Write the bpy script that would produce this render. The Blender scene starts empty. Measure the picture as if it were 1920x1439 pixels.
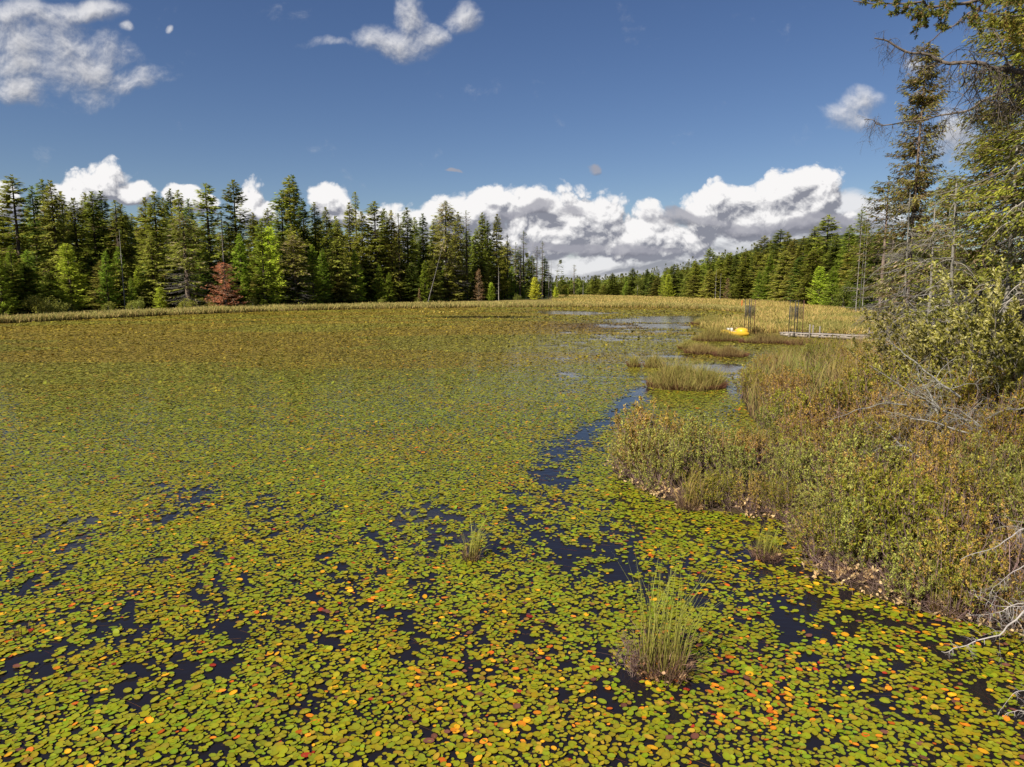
import bpy, math, random
import numpy as np
R = math.radians
random.seed(7); rng = np.random.default_rng(7)
sc = bpy.context.scene
COL = sc.collection

# ------------------------------------------------------------------ camera
CAM_H = 3.2; F = 1280.0; HOR = 540.0
PITCH = math.atan((719.5 - HOR) / F)
cd = bpy.data.cameras.new('camera'); cam = bpy.data.objects.new('camera', cd); COL.objects.link(cam)
cd.sensor_width = 36; cd.lens = 36 * F / 1920; cd.clip_end = 6000; cd.clip_start = 0.1
cam.location = (0, 0, CAM_H); cam.rotation_euler = (R(90) - PITCH, 0, 0)
sc.camera = cam

def ray(px, py):
    u = (px - 960) / F; v = (719.5 - py) / F
    c, s = math.cos(PITCH), math.sin(PITCH)
    return np.array([u, c + v * s, -s + v * c])
def G(px, py, z=0.0):                      # point of the plane z seen at a photo position
    d = ray(px, py); t = (z - CAM_H) / d[2]
    return np.array([d[0] * t, d[1] * t, z])
def AT(px, py, Y):                         # point at distance Y seen at a photo position
    d = ray(px, py); t = Y / d[1]
    return np.array([d[0] * t, Y, CAM_H + d[2] * t])
def PROJ(x, y, z=0.0):
    c, s = math.cos(PITCH), math.sin(PITCH)
    zz = z - CAM_H
    dep = y * c - zz * s; up = y * s + zz * c
    dep = np.maximum(dep, 0.05)
    return 960 + F * x / dep, 719.5 - F * up / dep

# ------------------------------------------------------------------ noise helper
def vnoise(x, y, seed=0):
    xi = np.floor(x).astype(np.int64); yi = np.floor(y).astype(np.int64)
    xf = x - xi; yf = y - yi
    def h(a, b):
        n = (a * 374761393 + b * 668265263 + seed * 974711) & 0x7fffffff
        n = ((n ^ (n >> 13)) * 1274126177) & 0x7fffffff
        return ((n ^ (n >> 16)) & 0xffff) / 65535.0
    u = xf * xf * (3 - 2 * xf); v = yf * yf * (3 - 2 * yf)
    return (h(xi, yi) * (1 - u) + h(xi + 1, yi) * u) * (1 - v) + (h(xi, yi + 1) * (1 - u) + h(xi + 1, yi + 1) * u) * v
def fbm(x, y, seed=0, o=4):
    s = 0; a = .5; t = 0
    for i in range(o):
        s = s + a * vnoise(x * 2 ** i, y * 2 ** i, seed + i); t += a; a *= .5
    return s / t

# ------------------------------------------------------------------ tagging
def tag(o, label=None, cat=None, group=None, kind=None):
    if label: o['label'] = label
    if cat: o['category'] = cat
    if group: o['group'] = group
    if kind: o['kind'] = kind
    return o
def empty(name, loc=(0, 0, 0), rz=0.0):
    o = bpy.data.objects.new(name, None); COL.objects.link(o)
    o.location = loc; o.rotation_euler = (0, 0, rz); o.empty_display_size = .2
    return o

# ------------------------------------------------------------------ mesh builder
class MB:
    def __init__(s): s.V = []; s.Fa = []; s.C = []; s.n = 0
    def add(s, V, Fc, C=None):
        V = np.asarray(V, float).reshape(-1, 3); Fc = np.asarray(Fc, np.int64)
        if C is None: C = (0.5, 0.5, 0.5)
        C = np.asarray(C, float)
        if C.ndim == 1: C = np.tile(C, (len(V), 1))
        s.V.append(V); s.Fa.append(Fc + s.n); s.C.append(C); s.n += len(V)
    def mesh(s, name, mat, smooth=False):
        me = bpy.data.meshes.new(name)
        V = np.concatenate(s.V).astype(np.float32); C = np.concatenate(s.C).astype(np.float32)
        loops = np.concatenate([f.ravel() for f in s.Fa]).astype(np.int32)
        tot = np.concatenate([np.full(len(f), f.shape[1]) for f in s.Fa]).astype(np.int32)
        st = np.concatenate([[0], np.cumsum(tot)[:-1]]).astype(np.int32)
        me.vertices.add(len(V)); me.vertices.foreach_set('co', V.ravel())
        me.loops.add(len(loops)); me.loops.foreach_set('vertex_index', loops)
        me.polygons.add(len(tot)); me.polygons.foreach_set('loop_start', st); me.polygons.foreach_set('loop_total', tot)
        if smooth: me.polygons.foreach_set('use_smooth', np.ones(len(tot), bool))
        at = me.attributes.new('tint', 'FLOAT_COLOR', 'POINT')
        at.data.foreach_set('color', np.c_[C, np.ones(len(C))].astype(np.float32).ravel())
        me.update(calc_edges=True)
        me.materials.append(mat)
        return me
    def build(s, name, mat, parent=None, smooth=False):
        o = bpy.data.objects.new(name, s.mesh(name, mat, smooth)); COL.objects.link(o)
        if parent is not None: o.parent = parent
        return o
    # --- primitives
    def box(s, x0, x1, y0, y1, z0, z1, C=None, M=None):
        V = np.array([[x, y, z] for z in (z0, z1) for y in (y0, y1) for x in (x0, x1)], float)
        if M is not None: V = M(V)
        s.add(V, [[0, 2, 3, 1], [4, 5, 7, 6], [0, 1, 5, 4], [2, 6, 7, 3], [0, 4, 6, 2], [1, 3, 7, 5]], C)
    def segs(s, P0, P1, r0, r1, C=None, k=4):
        P0 = np.asarray(P0, float).reshape(-1, 3); P1 = np.asarray(P1, float).reshape(-1, 3); n = len(P0)
        if n == 0: return
        r0 = np.broadcast_to(np.asarray(r0, float), (n,)); r1 = np.broadcast_to(np.asarray(r1, float), (n,))
        d = P1 - P0; d = d / (np.linalg.norm(d, axis=1, keepdims=True) + 1e-9)
        ref = np.where(np.abs(d[:, 2:3]) > .9, [[1., 0, 0]], [[0, 0, 1.]])
        a = np.cross(d, ref); a /= np.linalg.norm(a, axis=1, keepdims=True) + 1e-9
        b = np.cross(d, a)
        th = np.arange(k) * 2 * math.pi / k
        ring = a[:, None, :] * np.cos(th)[None, :, None] + b[:, None, :] * np.sin(th)[None, :, None]
        V = np.concatenate([P0[:, None] + ring * r0[:, None, None], P1[:, None] + ring * r1[:, None, None]], 1)
        base = np.arange(n)[:, None] * 2 * k; q = []
        for i in range(k):
            j = (i + 1) % k; q.append([i, j, k + j, k + i])
        Fc = (base[:, :, None] + np.array(q)[None]).reshape(-1, 4)
        if C is not None:
            C = np.asarray(C, float)
            if C.ndim == 2: C = np.repeat(C, 2 * k, 0)
        s.add(V.reshape(-1, 3), Fc, C)
        # closed ends on the far side so thick stubs are not hollow
        cap = (np.arange(n)[:, None] * 2 * k + k + np.arange(k)[None])
        s.Fa.append(cap + s.n - n * 2 * k)
    def path(s, P, r, C=None, k=6):
        P = np.asarray(P, float); r = np.broadcast_to(np.asarray(r, float), (len(P),))
        s.segs(P[:-1], P[1:], r[:-1], r[1:], C, k)
    def leaves(s, P, D, N, L, W, C, bend=0.0, C2=None):
        """diamond leaves: root P, direction D, face normal N"""
        P = np.asarray(P, float); n = len(P)
        if n == 0: return
        D = D / (np.linalg.norm(D, axis=1, keepdims=True) + 1e-9)
        S = np.cross(D, N); S /= np.linalg.norm(S, axis=1, keepdims=True) + 1e-9
        Nn = np.cross(S, D)
        L = np.broadcast_to(np.asarray(L, float), (n,))[:, None]; W = np.broadcast_to(np.asarray(W, float), (n,))[:, None]
        m = P + D * L * .48 - Nn * bend * L * .2
        V = np.stack([P, m - S * W * .5, P + D * L - Nn * bend * L, m + S * W * .5], 1)
        C = np.asarray(C, float)
        if C.ndim == 1: C = np.tile(C, (n, 1))
        CC = np.repeat(C, 4, 0)
        if C2 is not None:
            CC = CC.reshape(n, 4, 3); CC[:, 2] = C2; CC = CC.reshape(-1, 3)
        s.add(V.reshape(-1, 3), np.arange(4 * n).reshape(n, 4), CC)
    def blades(s, P, az, lean, H, W, C0, C1, curve=1.0):
        """grass blades; C0 root colour, C1 tip colour (n,3)"""
        n = len(P)
        if n == 0: return
        lean = np.broadcast_to(lean, (n,)); H = np.broadcast_to(H, (n,)); W = np.broadcast_to(W, (n,))
        o = np.stack([np.cos(az), np.sin(az), np.zeros(n)], 1)
        fa = az + rng.uniform(0, 2 * math.pi, n)
        sd = np.stack([np.cos(fa), np.sin(fa), np.zeros(n)], 1) * W[:, None] * .5
        z = np.array([0, 0, 1.])
        m = P + o * (lean * H * .30)[:, None] + z * (H * .55)[:, None]
        t = P + o * (lean * H * (1.0))[:, None] + z * (H * (1 - .25 * curve * lean))[:, None]
        V = np.stack([P - sd, P + sd, m + sd * .8, m - sd * .8, t], 1)
        b = np.arange(n)[:, None] * 5
        C0 = np.broadcast_to(np.asarray(C0, float), (n, 3)); C1 = np.broadcast_to(np.asarray(C1, float), (n, 3))
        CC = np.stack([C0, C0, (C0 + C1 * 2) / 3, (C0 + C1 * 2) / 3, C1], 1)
        s.add(V.reshape(-1, 3), b + np.array([[0, 1, 2, 3]]), CC.reshape(-1, 3))
        s.Fa.append(b + np.array([[3, 2, 4]]) + s.n - n * 5)

# ------------------------------------------------------------------ materials
def mat(name, rough=.7, spec=.3, translucent=0.0, objvar=0.0, bump=0.0, bscale=20, noise=0.0, nscale=5, mult=(1, 1, 1)):
    m = bpy.data.materials.new(name); m.use_nodes = True; nt = m.node_tree; N = nt.nodes; L = nt.links
    p = N['Principled BSDF']; out = N['Material Output']
    a = N.new('ShaderNodeAttribute'); a.attribute_name = 'tint'; c = a.outputs['Color']
    mm = N.new('ShaderNodeMix'); mm.data_type = 'RGBA'; mm.blend_type = 'MULTIPLY'; mm.inputs[0].default_value = 1
    L.new(c, mm.inputs[6]); mm.inputs[7].default_value = (*mult, 1); c = mm.outputs[2]
    if objvar:
        oi = N.new('ShaderNodeObjectInfo')
        hs = N.new('ShaderNodeHueSaturation')
        r1 = N.new('ShaderNodeMapRange'); r1.inputs[3].default_value = 1 - objvar; r1.inputs[4].default_value = 1 + objvar
        L.new(oi.outputs['Random'], r1.inputs[0]); L.new(r1.outputs[0], hs.inputs['Value'])
        fr = N.new('ShaderNodeMath'); fr.operation = 'MULTIPLY'; fr.inputs[1].default_value = 17.3
        fr2 = N.new('ShaderNodeMath'); fr2.operation = 'FRACT'
        L.new(oi.outputs['Random'], fr.inputs[0]); L.new(fr.outputs[0], fr2.inputs[0])
        r2 = N.new('ShaderNodeMapRange'); r2.inputs[3].default_value = .5 - objvar * .06; r2.inputs[4].default_value = .5 + objvar * .06
        L.new(fr2.outputs[0], r2.inputs[0]); L.new(r2.outputs[0], hs.inputs['Hue'])
        L.new(c, hs.inputs['Color']); c = hs.outputs[0]
    if noise or bump:
        tc = N.new('ShaderNodeTexCoord')
    if noise:
        n = N.new('ShaderNodeTexNoise'); n.inputs['Scale'].default_value = nscale; n.inputs['Detail'].default_value = 6
        L.new(tc.outputs['Object'], n.inputs['Vector'])
        mr = N.new('ShaderNodeMapRange'); mr.inputs[1].default_value = .3; mr.inputs[2].default_value = .7
        mr.inputs[3].default_value = 1 - noise; mr.inputs[4].default_value = 1 + noise
        L.new(n.outputs[0], mr.inputs[0])
        m2 = N.new('ShaderNodeVectorMath'); m2.operation = 'SCALE'; L.new(c, m2.inputs[0]); L.new(mr.outputs[0], m2.inputs['Scale']); c = m2.outputs[0]
    L.new(c, p.inputs['Base Color'])
    p.inputs['Roughness'].default_value = rough; p.inputs['Specular IOR Level'].default_value = spec
    if bump:
        n = N.new('ShaderNodeTexNoise'); n.inputs['Scale'].default_value = bscale; n.inputs['Detail'].default_value = 4
        L.new(tc.outputs['Object'], n.inputs['Vector'])
        b = N.new('ShaderNodeBump'); b.inputs['Strength'].default_value = bump; b.inputs['Distance'].default_value = .02
        L.new(n.outputs[0], b.inputs['Height']); L.new(b.outputs[0], p.inputs['Normal'])
    if translucent:
        t = N.new('ShaderNodeBsdfTranslucent'); L.new(c, t.inputs[0])
        mx = N.new('ShaderNodeMixShader'); mx.inputs[0].default_value = translucent
        L.new(p.outputs[0], mx.inputs[1]); L.new(t.outputs[0], mx.inputs[2]); L.new(mx.outputs[0], out.inputs[0])
    return m

M_needle = mat('needles', .8, .06, .45, .30, mult=(2.5, 2.3, 1.75))
M_leaf = mat('leaves', .6, .13, .35, .22, mult=(1.25, 1.15, .9))
M_bark = mat('bark', .9, .1, 0, .15, noise=.35, nscale=9)
M_dead = mat('dead_wood', .9, .1, 0, .12, noise=.3, nscale=6)
M_grass = mat('sedge', .7, .12, .3, .1, mult=(1.3, 1.2, 1.1))
M_pad = mat('floating_leaf', .42, .10, .15, 0, mult=(1.28, 1.16, 1.05))
M_ground = mat('marsh_soil', .95, .1, noise=.4, nscale=1.3, bump=.6, bscale=3)
M_wood = mat('weathered_wood', .85, .15, noise=.3, nscale=7, bump=.3, bscale=30)
M_metal = mat('dark_metal', .5, .5)
M_plastic = mat('boat_plastic', .35, .5)

# water: dark peaty water with a rippled reflecting surface
M_water = bpy.data.materials.new('pond_water'); M_water.use_nodes = True
nt = M_water.node_tree; p = nt.nodes['Principled BSDF']
p.inputs['Base Color'].default_value = (.012, .010, .012, 1); p.inputs['Roughness'].default_value = .04
p.inputs['IOR'].default_value = 1.333; p.inputs['Specular IOR Level'].default_value = .5
tc = nt.nodes.new('ShaderNodeTexCoord'); mp = nt.nodes.new('ShaderNodeMapping'); mp.inputs['Scale'].default_value = (1, 1.6, 1)
n1 = nt.nodes.new('ShaderNodeTexNoise'); n1.inputs['Scale'].default_value = 5; n1.inputs['Detail'].default_value = 3
bp = nt.nodes.new('ShaderNodeBump'); bp.inputs['Strength'].default_value = .45; bp.inputs['Distance'].default_value = .010
nt.links.new(tc.outputs['Object'], mp.inputs[0]); nt.links.new(mp.outputs[0], n1.inputs['Vector'])
nt.links.new(n1.outputs[0], bp.inputs['Height']); nt.links.new(bp.outputs[0], p.inputs['Normal'])

# ------------------------------------------------------------------ shoreline
shore_px = [(1920,1190),(1860,1178),(1800,1162),(1700,1140),(1600,1105),(1535,1066),(1508,1030),(1500,992),(1455,972),(1390,964),(1310,956),(1240,935),
            (1190,905),(1155,872),(1164,859),(1210,857),(1300,862),(1380,866),(1425,850),(1434,812),(1405,778),(1392,748),(1400,716),(1430,692),(1480,672),(1560,660),
            (1650,650),(1660,640),(1600,634),(1500,629),(1420,627),(1340,624),(1312,616),(1320,606),(1380,601),(1425,597),(1420,590),(1380,585),
            (1330,581.5),(1250,578.5),(1100,577),(900,577.5),(700,580),(500,585),(300,593),(150,600.5),(0,608),(-120,614),(-300,622)]
shore = [tuple(G(x, y)[:2]) for x, y in shore_px]
pond = np.array([(7.5, -8), (6.2, 3.0)] + shore + [(-75, 20), (-70, -25), (7, -25)])
def sdist(x, y, poly=pond):               # > 0 inside the water
    x = np.asarray(x, float); y = np.asarray(y, float)
    d = np.full(x.shape, 1e9); ins = np.zeros(x.shape, bool)
    for i in range(len(poly)):
        x1, y1 = poly[i]; x2, y2 = poly[(i + 1) % len(poly)]
        ex, ey = x2 - x1, y2 - y1
        t = np.clip(((x - x1) * ex + (y - y1) * ey) / (ex * ex + ey * ey + 1e-12), 0, 1)
        d = np.minimum(d, np.hypot(x - x1 - t * ex, y - y1 - t * ey))
        c = ((y1 > y) != (y2 > y))
        with np.errstate(divide='ignore', invalid='ignore'):
            c &= x < (x2 - x1) * (y - y1) / (y2 - y1 + 1e-15) + x1
        ins ^= c
    return np.where(ins, d, -d)
# low vegetated islands: (px, py, rx m, ry m)
isl_px = [(1287, 726, 1.22, 1.0), (1188, 689, .22, .25), (1226, 690, .38, .35), (1320, 664, .9, .7), (1370, 669, .75, .6), (1290, 655, .5, .5),
          (1345, 640, 1.5, .7), (1440, 644, 1.6, .7), (1510, 648, 1.0, .5), (1330, 609, 1.5, 1.4)]
isl = [(*G(x, y)[:2], a, b) for x, y, a, b in isl_px]
def gheight(x, y):
    d = sdist(x, y)
    land = -d
    near = np.clip(1 - np.hypot(x - 12, y - 12) / 22, 0, 1)
    z = np.where(land > 0, .05 + .10 * (1 - np.exp(-land / 1.0)) + near * np.clip(land - 1.5, 0, 6) * .16, -.35 * (1 - np.exp(-d / .5)))
    z = z + np.where(land > 0, (fbm(x * .7, y * .7, 3) - .5) * .12, 0)
    for cx, cy, a, b in isl:
        q = ((x - cx) / a) ** 2 + ((y - cy) / b) ** 2
        z = np.maximum(z, .12 - .25 * q)
    # rising hill to the far right
    hx = (x - 205) / 105; hy = (y - 450) / 170
    z = z + 36 * np.exp(-(hx * hx + hy * hy) * 1.3) * np.clip((np.hypot(x - 0, y) - 230) / 120, 0, 1)
    hx = (x - 20) / 130; hy = (y - 640) / 90
    z = z + 8 * np.exp(-(hx * hx + hy * hy)) * np.clip((y - 400) / 150, 0, 1)
    return z
def gz(x, y): return float(gheight(np.array([float(x)]), np.array([float(y)]))[0])

# ground sheet in rings about the viewpoint
mb = MB()
rr = np.concatenate([[0.5], np.geomspace(2, 1500, 210)])
fine = np.linspace(R(-50), R(50), 300); coarse = np.linspace(R(50), R(310), 90)[1:-1]
th = np.concatenate([fine, coarse]); nth = len(th)
RR, TH = np.meshgrid(rr, th, indexing='ij')
X = RR * np.sin(TH); Y = RR * np.cos(TH); Z = gheight(X, Y)
V = np.stack([X, Y, Z], -1).reshape(-1, 3)
i = np.arange(len(rr) - 1)[:, None]; j = np.arange(nth)[None]
Fq = np.stack([i * nth + j, i * nth + (j + 1) % nth, (i + 1) * nth + (j + 1) % nth, (i + 1) * nth + j], -1).reshape(-1, 4)
g1 = fbm(X * .25, Y * .25, 9).reshape(-1, 1)
dist = np.hypot(X, Y).reshape(-1, 1); wet = (Z.reshape(-1, 1) < .06)
far = np.clip((dist - 35) / 20, 0, 1)
cg = np.array([[.045, .032, .016]]) * (1 - far) + np.array([[.21, .165, .05]]) * far * (.75 + .5 * g1)
cg = np.where(wet, [[.03, .02, .012]], cg)
_px = (960 + F * X / np.maximum(Y, .1)).reshape(-1, 1); _Y = Y.reshape(-1, 1)
wood = ((_px > 1030) & (_Y > np.interp(_px, [1030, 1100, 1200, 1262, 1330, 1450, 1520, 1600, 1680, 2200], [258, 265, 238, 208, 182, 152, 120, 94, 72, 60]))) | ((_px <= 1030) & (_Y > np.interp(_px, [-60, 0, 135, 300, 500, 700, 900, 1000], [72, 78, 92, 100, 110, 137, 168, 190]))) & (_Y > 0)
cg = np.where(wood, [[.035, .045, .015]] * (.7 + .6 * g1), cg)
mb.add(V, Fq, cg)
mb.add([[0, 0, -.35]], np.zeros((0, 3)))
o = mb.build('ground', M_ground, smooth=True); tag(o, kind='structure', label='marshy ground around the pond')
mb = MB(); mb.add([[-400, -60, 0], [400, -60, 0], [400, 400, 0], [-400, 400, 0]], [[0, 1, 2, 3]])
o = mb.build('water', M_water); tag(o, kind='structure', label='dark still pond water')

# ------------------------------------------------------------------ floating leaves
def coverage(x, y):
    px, py = PROJ(x, y)
    n = fbm(x * .9 + 3, y * .45, 21, 4); n2 = fbm(x * 3.1, y * 2.0, 33, 3)
    r = np.hypot(x, y)
    c = 1.22 + .16 * np.clip((r - 10) / 6, 0, 1) * np.clip((60 - r) / 15, 0, 1)
    def blob(cx, cy, rx, ry, rot, amt):
        nonlocal c
        dx = px - cx; dy = py - cy; a = R(rot)
        u = (dx * math.cos(a) + dy * math.sin(a)) / rx; v = (-dx * math.sin(a) + dy * math.cos(a)) / ry
        c = c - amt * np.exp(-(u * u + v * v))
    near = np.clip((py - 780) / 200, 0, 1)
    c = c - near * .30 * (1 - np.clip((py - 1150) / 250, 0, 1) * .45)
    blob(960, 1010, 260, 60, 8, .26); blob(1130, 1030, 130, 45, 15, .30); blob(1230, 1060, 220, 28, 12, .34)
    blob(1030, 910, 60, 110, 20, .42); blob(1080, 835, 100, 55, -10, .42); blob(1130, 795, 120, 30, -30, .44); blob(1190, 742, 85, 14, -40, .56); blob(1300, 775, 110, 26, 5, .35)
    blob(340, 920, 150, 26, 10, .40); blob(320, 970, 90, 16, -30, .35); blob(560, 960, 120, 22, 0, .2); blob(200, 1290, 230, 45, -14, .18)
    blob(440, 1290, 120, 40, 10, .35); blob(480, 1420, 150, 40, 0, .35); blob(20, 1420, 60, 90, 0, .4); blob(1450, 1160, 200, 30, 14, .42)
    blob(1560, 1260, 180, 30, 24, .38); blob(1640, 1170, 190, 20, 12, .45); blob(1880, 1320, 80, 40, 20, .5); blob(1240, 1290, 120, 20, 5, .35)
    blob(1620, 1340, 80, 30, 30, .3); blob(730, 745, 130, 8, 3, .34); blob(820, 780, 80, 8, 3, .42); blob(740, 802, 110, 5, 3, .3)
    blob(1480, 1060, 90, 22, 20, .5); blob(1170, 880, 40, 60, 0, .3)
    # open water far out
    blob(1225, 602, 90, 5.5, 0, 2.0); blob(1235, 613, 95, 3.2, 1, 1.5); blob(1240, 622, 70, 3.5, 0, 1.2); blob(1060, 587, 90, 3.0, 1, 2.4); blob(900, 595, 115, 1.9, 0, 2.4); blob(1270, 597, 70, 4, 0, 1.6)
    blob(1250, 632, 60, 5, 0, .55); blob(460, 604.5, 80, 1.5, 0, 1.3); blob(200, 613, 50, .8, 0, .8); blob(1110, 611, 70, 1.6, 2, .45)
    blob(740, 615, 40, .8, 3, .8); blob(810, 619, 40, .8, 3, .8); blob(940, 626, 60, .8, 3, .8); blob(1330, 690, 60, 14, 0, .8); blob(1420, 662, 90, 7, 0, .7); blob(1380, 730, 26, 40, 0, .75)
    blob(1060, 720, 110, 38, 0, .24); blob(1360, 592, 60, 4, 0, .7)
    n3 = fbm(x * 10.0, y * 7.0, 35, 2)
    zone = np.exp(-((px - 1200) / 230) ** 2 - ((py - 655) / 75) ** 2); st = fbm(x * .5, y * 1.3, 44, 3)
    c = c - zone * np.clip(st - .42, 0, 1) * 5.0
    return c + (n - .5) * .75 * (.25 + .75 * near + .2 * (r > 60)) + (fbm(x * .3, y * .9, 47, 3) - .5) * 1.6 * (r > 45) + (n2 - .5) * (.5 + .6 * near) + (n3 - .5) * (.3 + 1.5 * near) * np.clip((40 - r) / 20, 0, 1)
rings_x = []; rings_y = []; rings_s = []
r = 2.6
while r < 125:
    s = .044 if r < 8 else .044 + (r - 8) * .00175
    phi = np.arange(R(-50) if r < 60 else R(-44), R(48) if r < 14 else R(33), s / r)
    phi = phi + rng.uniform(-.36, .36, len(phi)) * s / r
    q = r + rng.uniform(-.36, .36, len(phi)) * s + (np.arange(len(phi)) % 2) * s * .35
    rings_x.append(q * np.sin(phi)); rings_y.append(q * np.cos(phi)); rings_s.append(np.full(len(phi), s)); r += s * .80
x = np.concatenate(rings_x); y = np.concatenate(rings_y); s = np.concatenate(rings_s)
sd = sdist(x, y)
ok = (sd > .02)
for cx, cy, a, b in isl: ok &= ((x - cx) / a) ** 2 + ((y - cy) / b) ** 2 > .55
cov = coverage(x, y)
ok &= cov > .27 + rng.uniform(0, .56, len(x)) * np.clip((60 - np.hypot(x, y)) / 30, .2, 1)
x, y, s, cov, sd = x[ok], y[ok], s[ok], cov[ok], sd[ok]
n = len(x)
q = np.hypot(x, y)
size = s * rng.uniform(.52, .76, n) * rng.choice([1.25, 1.05, .9, .7, .52], n)
asp = rng.uniform(.58, .86, n); ang = rng.normal(.25, .8, n) + rng.choice([0, math.pi], n)
tx = rng.normal(0, .05, n); ty = rng.normal(0, .05, n)
up = rng.random(n) < .03 ; tx = np.where(up, rng.normal(0, .3, n), tx); ty = np.where(up, rng.normal(0, .3, n), ty)
big = np.clip((q - 20) / 40, 0, 1); tx = tx * (1 + big); ty = ty * (1 + big)
t = rng.random(n)
# colours: fresh green to yellow green, with fading yellow, orange, brown and red leaves
g = np.stack([rng.uniform(.15, .24, n), rng.uniform(.19, .26, n), rng.uniform(.010, .022, n)], 1)
reg = fbm(x * .9, y * .7, 63, 3)[:, None]
g = g * np.where(reg > .55, [[1.06, 1.0, .9]], [[.97, 1.03, 1]]) * (.88 + .26 * fbm(x * 2.2, y * 2.2, 64, 2)[:, None])
px, py = PROJ(x, y)
autumn = .026 + .024 * np.clip((py - 820) / 300, 0, 1) + .10 * np.exp(-((px - 1650) / 300) ** 2 - ((py - 1230) / 150) ** 2) + .08 * (fbm(x * .6, y * .6, 77) > .58)
pal = np.array([[.62, .36, .02], [.62, .24, .02], [.42, .11, .015], [.30, .04, .02], [.15, .07, .05], [.22, .14, .03], [.35, .26, .03]])
k = rng.choice(len(pal), n, p=[.26, .19, .09, .04, .12, .12, .18])
isa = t < autumn
C = np.where(isa[:, None], pal[k] * rng.uniform(.7, 1.15, (n, 1)), g)
# far away the mat reads duller, olive brown where old leaves curl up
fary = np.clip((q - 8) / 28, 0, 1)[:, None]
mixn = rng.random((n, 1))
olive = np.where(mixn < .55, [[.22, .19, .026]], np.where(mixn < .8, [[.28, .235, .042]], [[.16, .12, .024]]))
C = C * (1 - fary * .85) + olive * fary * .85 * (.80 + .4 * fbm(x * .12, y * .5, 88, 4))[:, None] * np.where((fbm(x * .06, y * .25, 89, 3) > .52)[:, None], [[1.05, .96, .95]], [[.92, 1.03, 1.0]])
brn = np.exp(-((px - 1120) / 130) ** 2 - ((py - 612) / 9) ** 2)[:, None]
C = C * (1 - brn * .6) + np.array([[.09, .045, .035]]) * brn * .6
z0 = rng.uniform(.004, .016, n) + fary[:, 0] * rng.uniform(0, .03, n)
def pads(sel, k, centre=True, origin=None):
    xs, ys = x[sel], y[sel]; m = len(xs)
    a = (np.arange(k) / k * 2 * math.pi)[None]
    wob = 1 + rng.normal(0, .035, (m, k))
    ex = np.cos(a) * size[sel][:, None] * wob; ey = np.sin(a) * (size * asp)[sel][:, None] * wob
    ca, sa = np.cos(ang[sel])[:, None], np.sin(ang[sel])[:, None]
    dx = ex * ca - ey * sa; dy = ex * sa + ey * ca
    curl = rng.uniform(0, .10, (m, 1)) * size[sel][:, None] * (1 + np.sin(a + rng.uniform(0, 6, (m, 1))))
    dz = dx * tx[sel][:, None] + dy * ty[sel][:, None] + curl
    ring = np.stack([xs[:, None] + dx, ys[:, None] + dy, z0[sel][:, None] + np.maximum(dz, -z0[sel][:, None] + .002)], -1)
    Cr = np.repeat(C[sel][:, None], k, 1)
    if centre:
        cen = np.stack([xs, ys, z0[sel] - .001], -1)[:, None]
        V = np.concatenate([ring, cen], 1); b = np.arange(m)[:, None, None] * (k + 1)
        f = np.array([[i, (i + 1) % k, k] for i in range(k)])[None]
        Cr = Cr * np.array([.92, .82, .8]) * rng.uniform(.85, 1.1, (m, 1, 1)); CC = np.concatenate([Cr, C[sel][:, None]], 1)
        return V.reshape(-1, 3), (b + f).reshape(-1, 3), CC.reshape(-1, 3)
    V = ring; b = np.arange(m)[:, None] * k
    return V.reshape(-1, 3), b + np.arange(k)[None], Cr.reshape(-1, 3) * .86
inview = (px > 5) & (px < 1915) & (py < 1432)
order = np.argsort(np.where(inview, q, 1e9)); single = np.zeros(n, bool); single[order[:290]] = True
mb = MB()
nearm = (q < 11) & ~single; mb.add(*pads(nearm, 8))
farm = (q >= 11); mb.add(*pads(farm, 6, False))
o = mb.build('floating_leaves', M_pad); tag(o, 'thick mat of small oval floating leaves covering the pond surface', 'floating leaves', kind='stuff')
COLN = lambda c: 'yellow' if c[0] > .3 and c[1] > .2 else 'orange' if c[0] > .45 else 'red' if c[0] > .28 else 'brown' if c[0] > c[1] * 1.25 else 'green'
for i in np.nonzero(single)[0]:
    mb = MB(); sel = np.zeros(n, bool); sel[i] = True
    V, Fc, CC = pads(sel, 12); V = V - np.array([[x[i], y[i], 0]]); mb.add(V, Fc, CC)
    o = mb.build('floating_leaf', M_pad); o.location = (x[i], y[i], 0)
    cn = COLN(C[i])
    tag(o, f'{cn} oval leaf floating at the near edge of the pond', 'floating leaf', 'largest floating leaves at the near edge')
# thin drowned stems in the gaps, a few bright upright leaves far out
mb = MB()
m = 2600; a = rng.uniform(0, 6.3, m); sx = rng.uniform(-7, 8, m); sy = rng.uniform(3.2, 14, m); kk = sdist(sx, sy) > .1; sx, sy, a = sx[kk], sy[kk], a[kk]
a = rng.normal(2.6, .6, len(sx)); L = rng.uniform(.1, .35, len(sx))
P0 = np.stack([sx, sy, np.full(len(sx), .001)], 1); P1 = P0 + np.stack([np.cos(a) * L, np.sin(a) * L, rng.uniform(.0, .006, len(sx))], 1)
cc = np.array([[.10, .035, .03], [.07, .04, .025], [.13, .07, .03]])[rng.integers(0, 3, len(sx))]
mb.segs(P0, P1, .0016, .001, cc, 3)
o = mb.build('drowned_stems', M_grass); tag(o, 'thin reddish drowned stems between the floating leaves', 'stems', kind='stuff')
mb = MB()
pp = np.array([G(790 + i * 5.2 + rng.uniform(-3, 3), 587 + rng.uniform(-1.2, 1.6)) for i in range(15)])
mb.blades(np.repeat(pp, 4, 0), rng.uniform(0, 6, 60), .6, .28, .28, (.5, .45, .12), (.6, .55, .18))
o = mb.build('upright_leaves', M_leaf); tag(o, 'pale yellow upright leaves standing in a row far out on the pond', 'pond lilies', kind='stuff')

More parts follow.
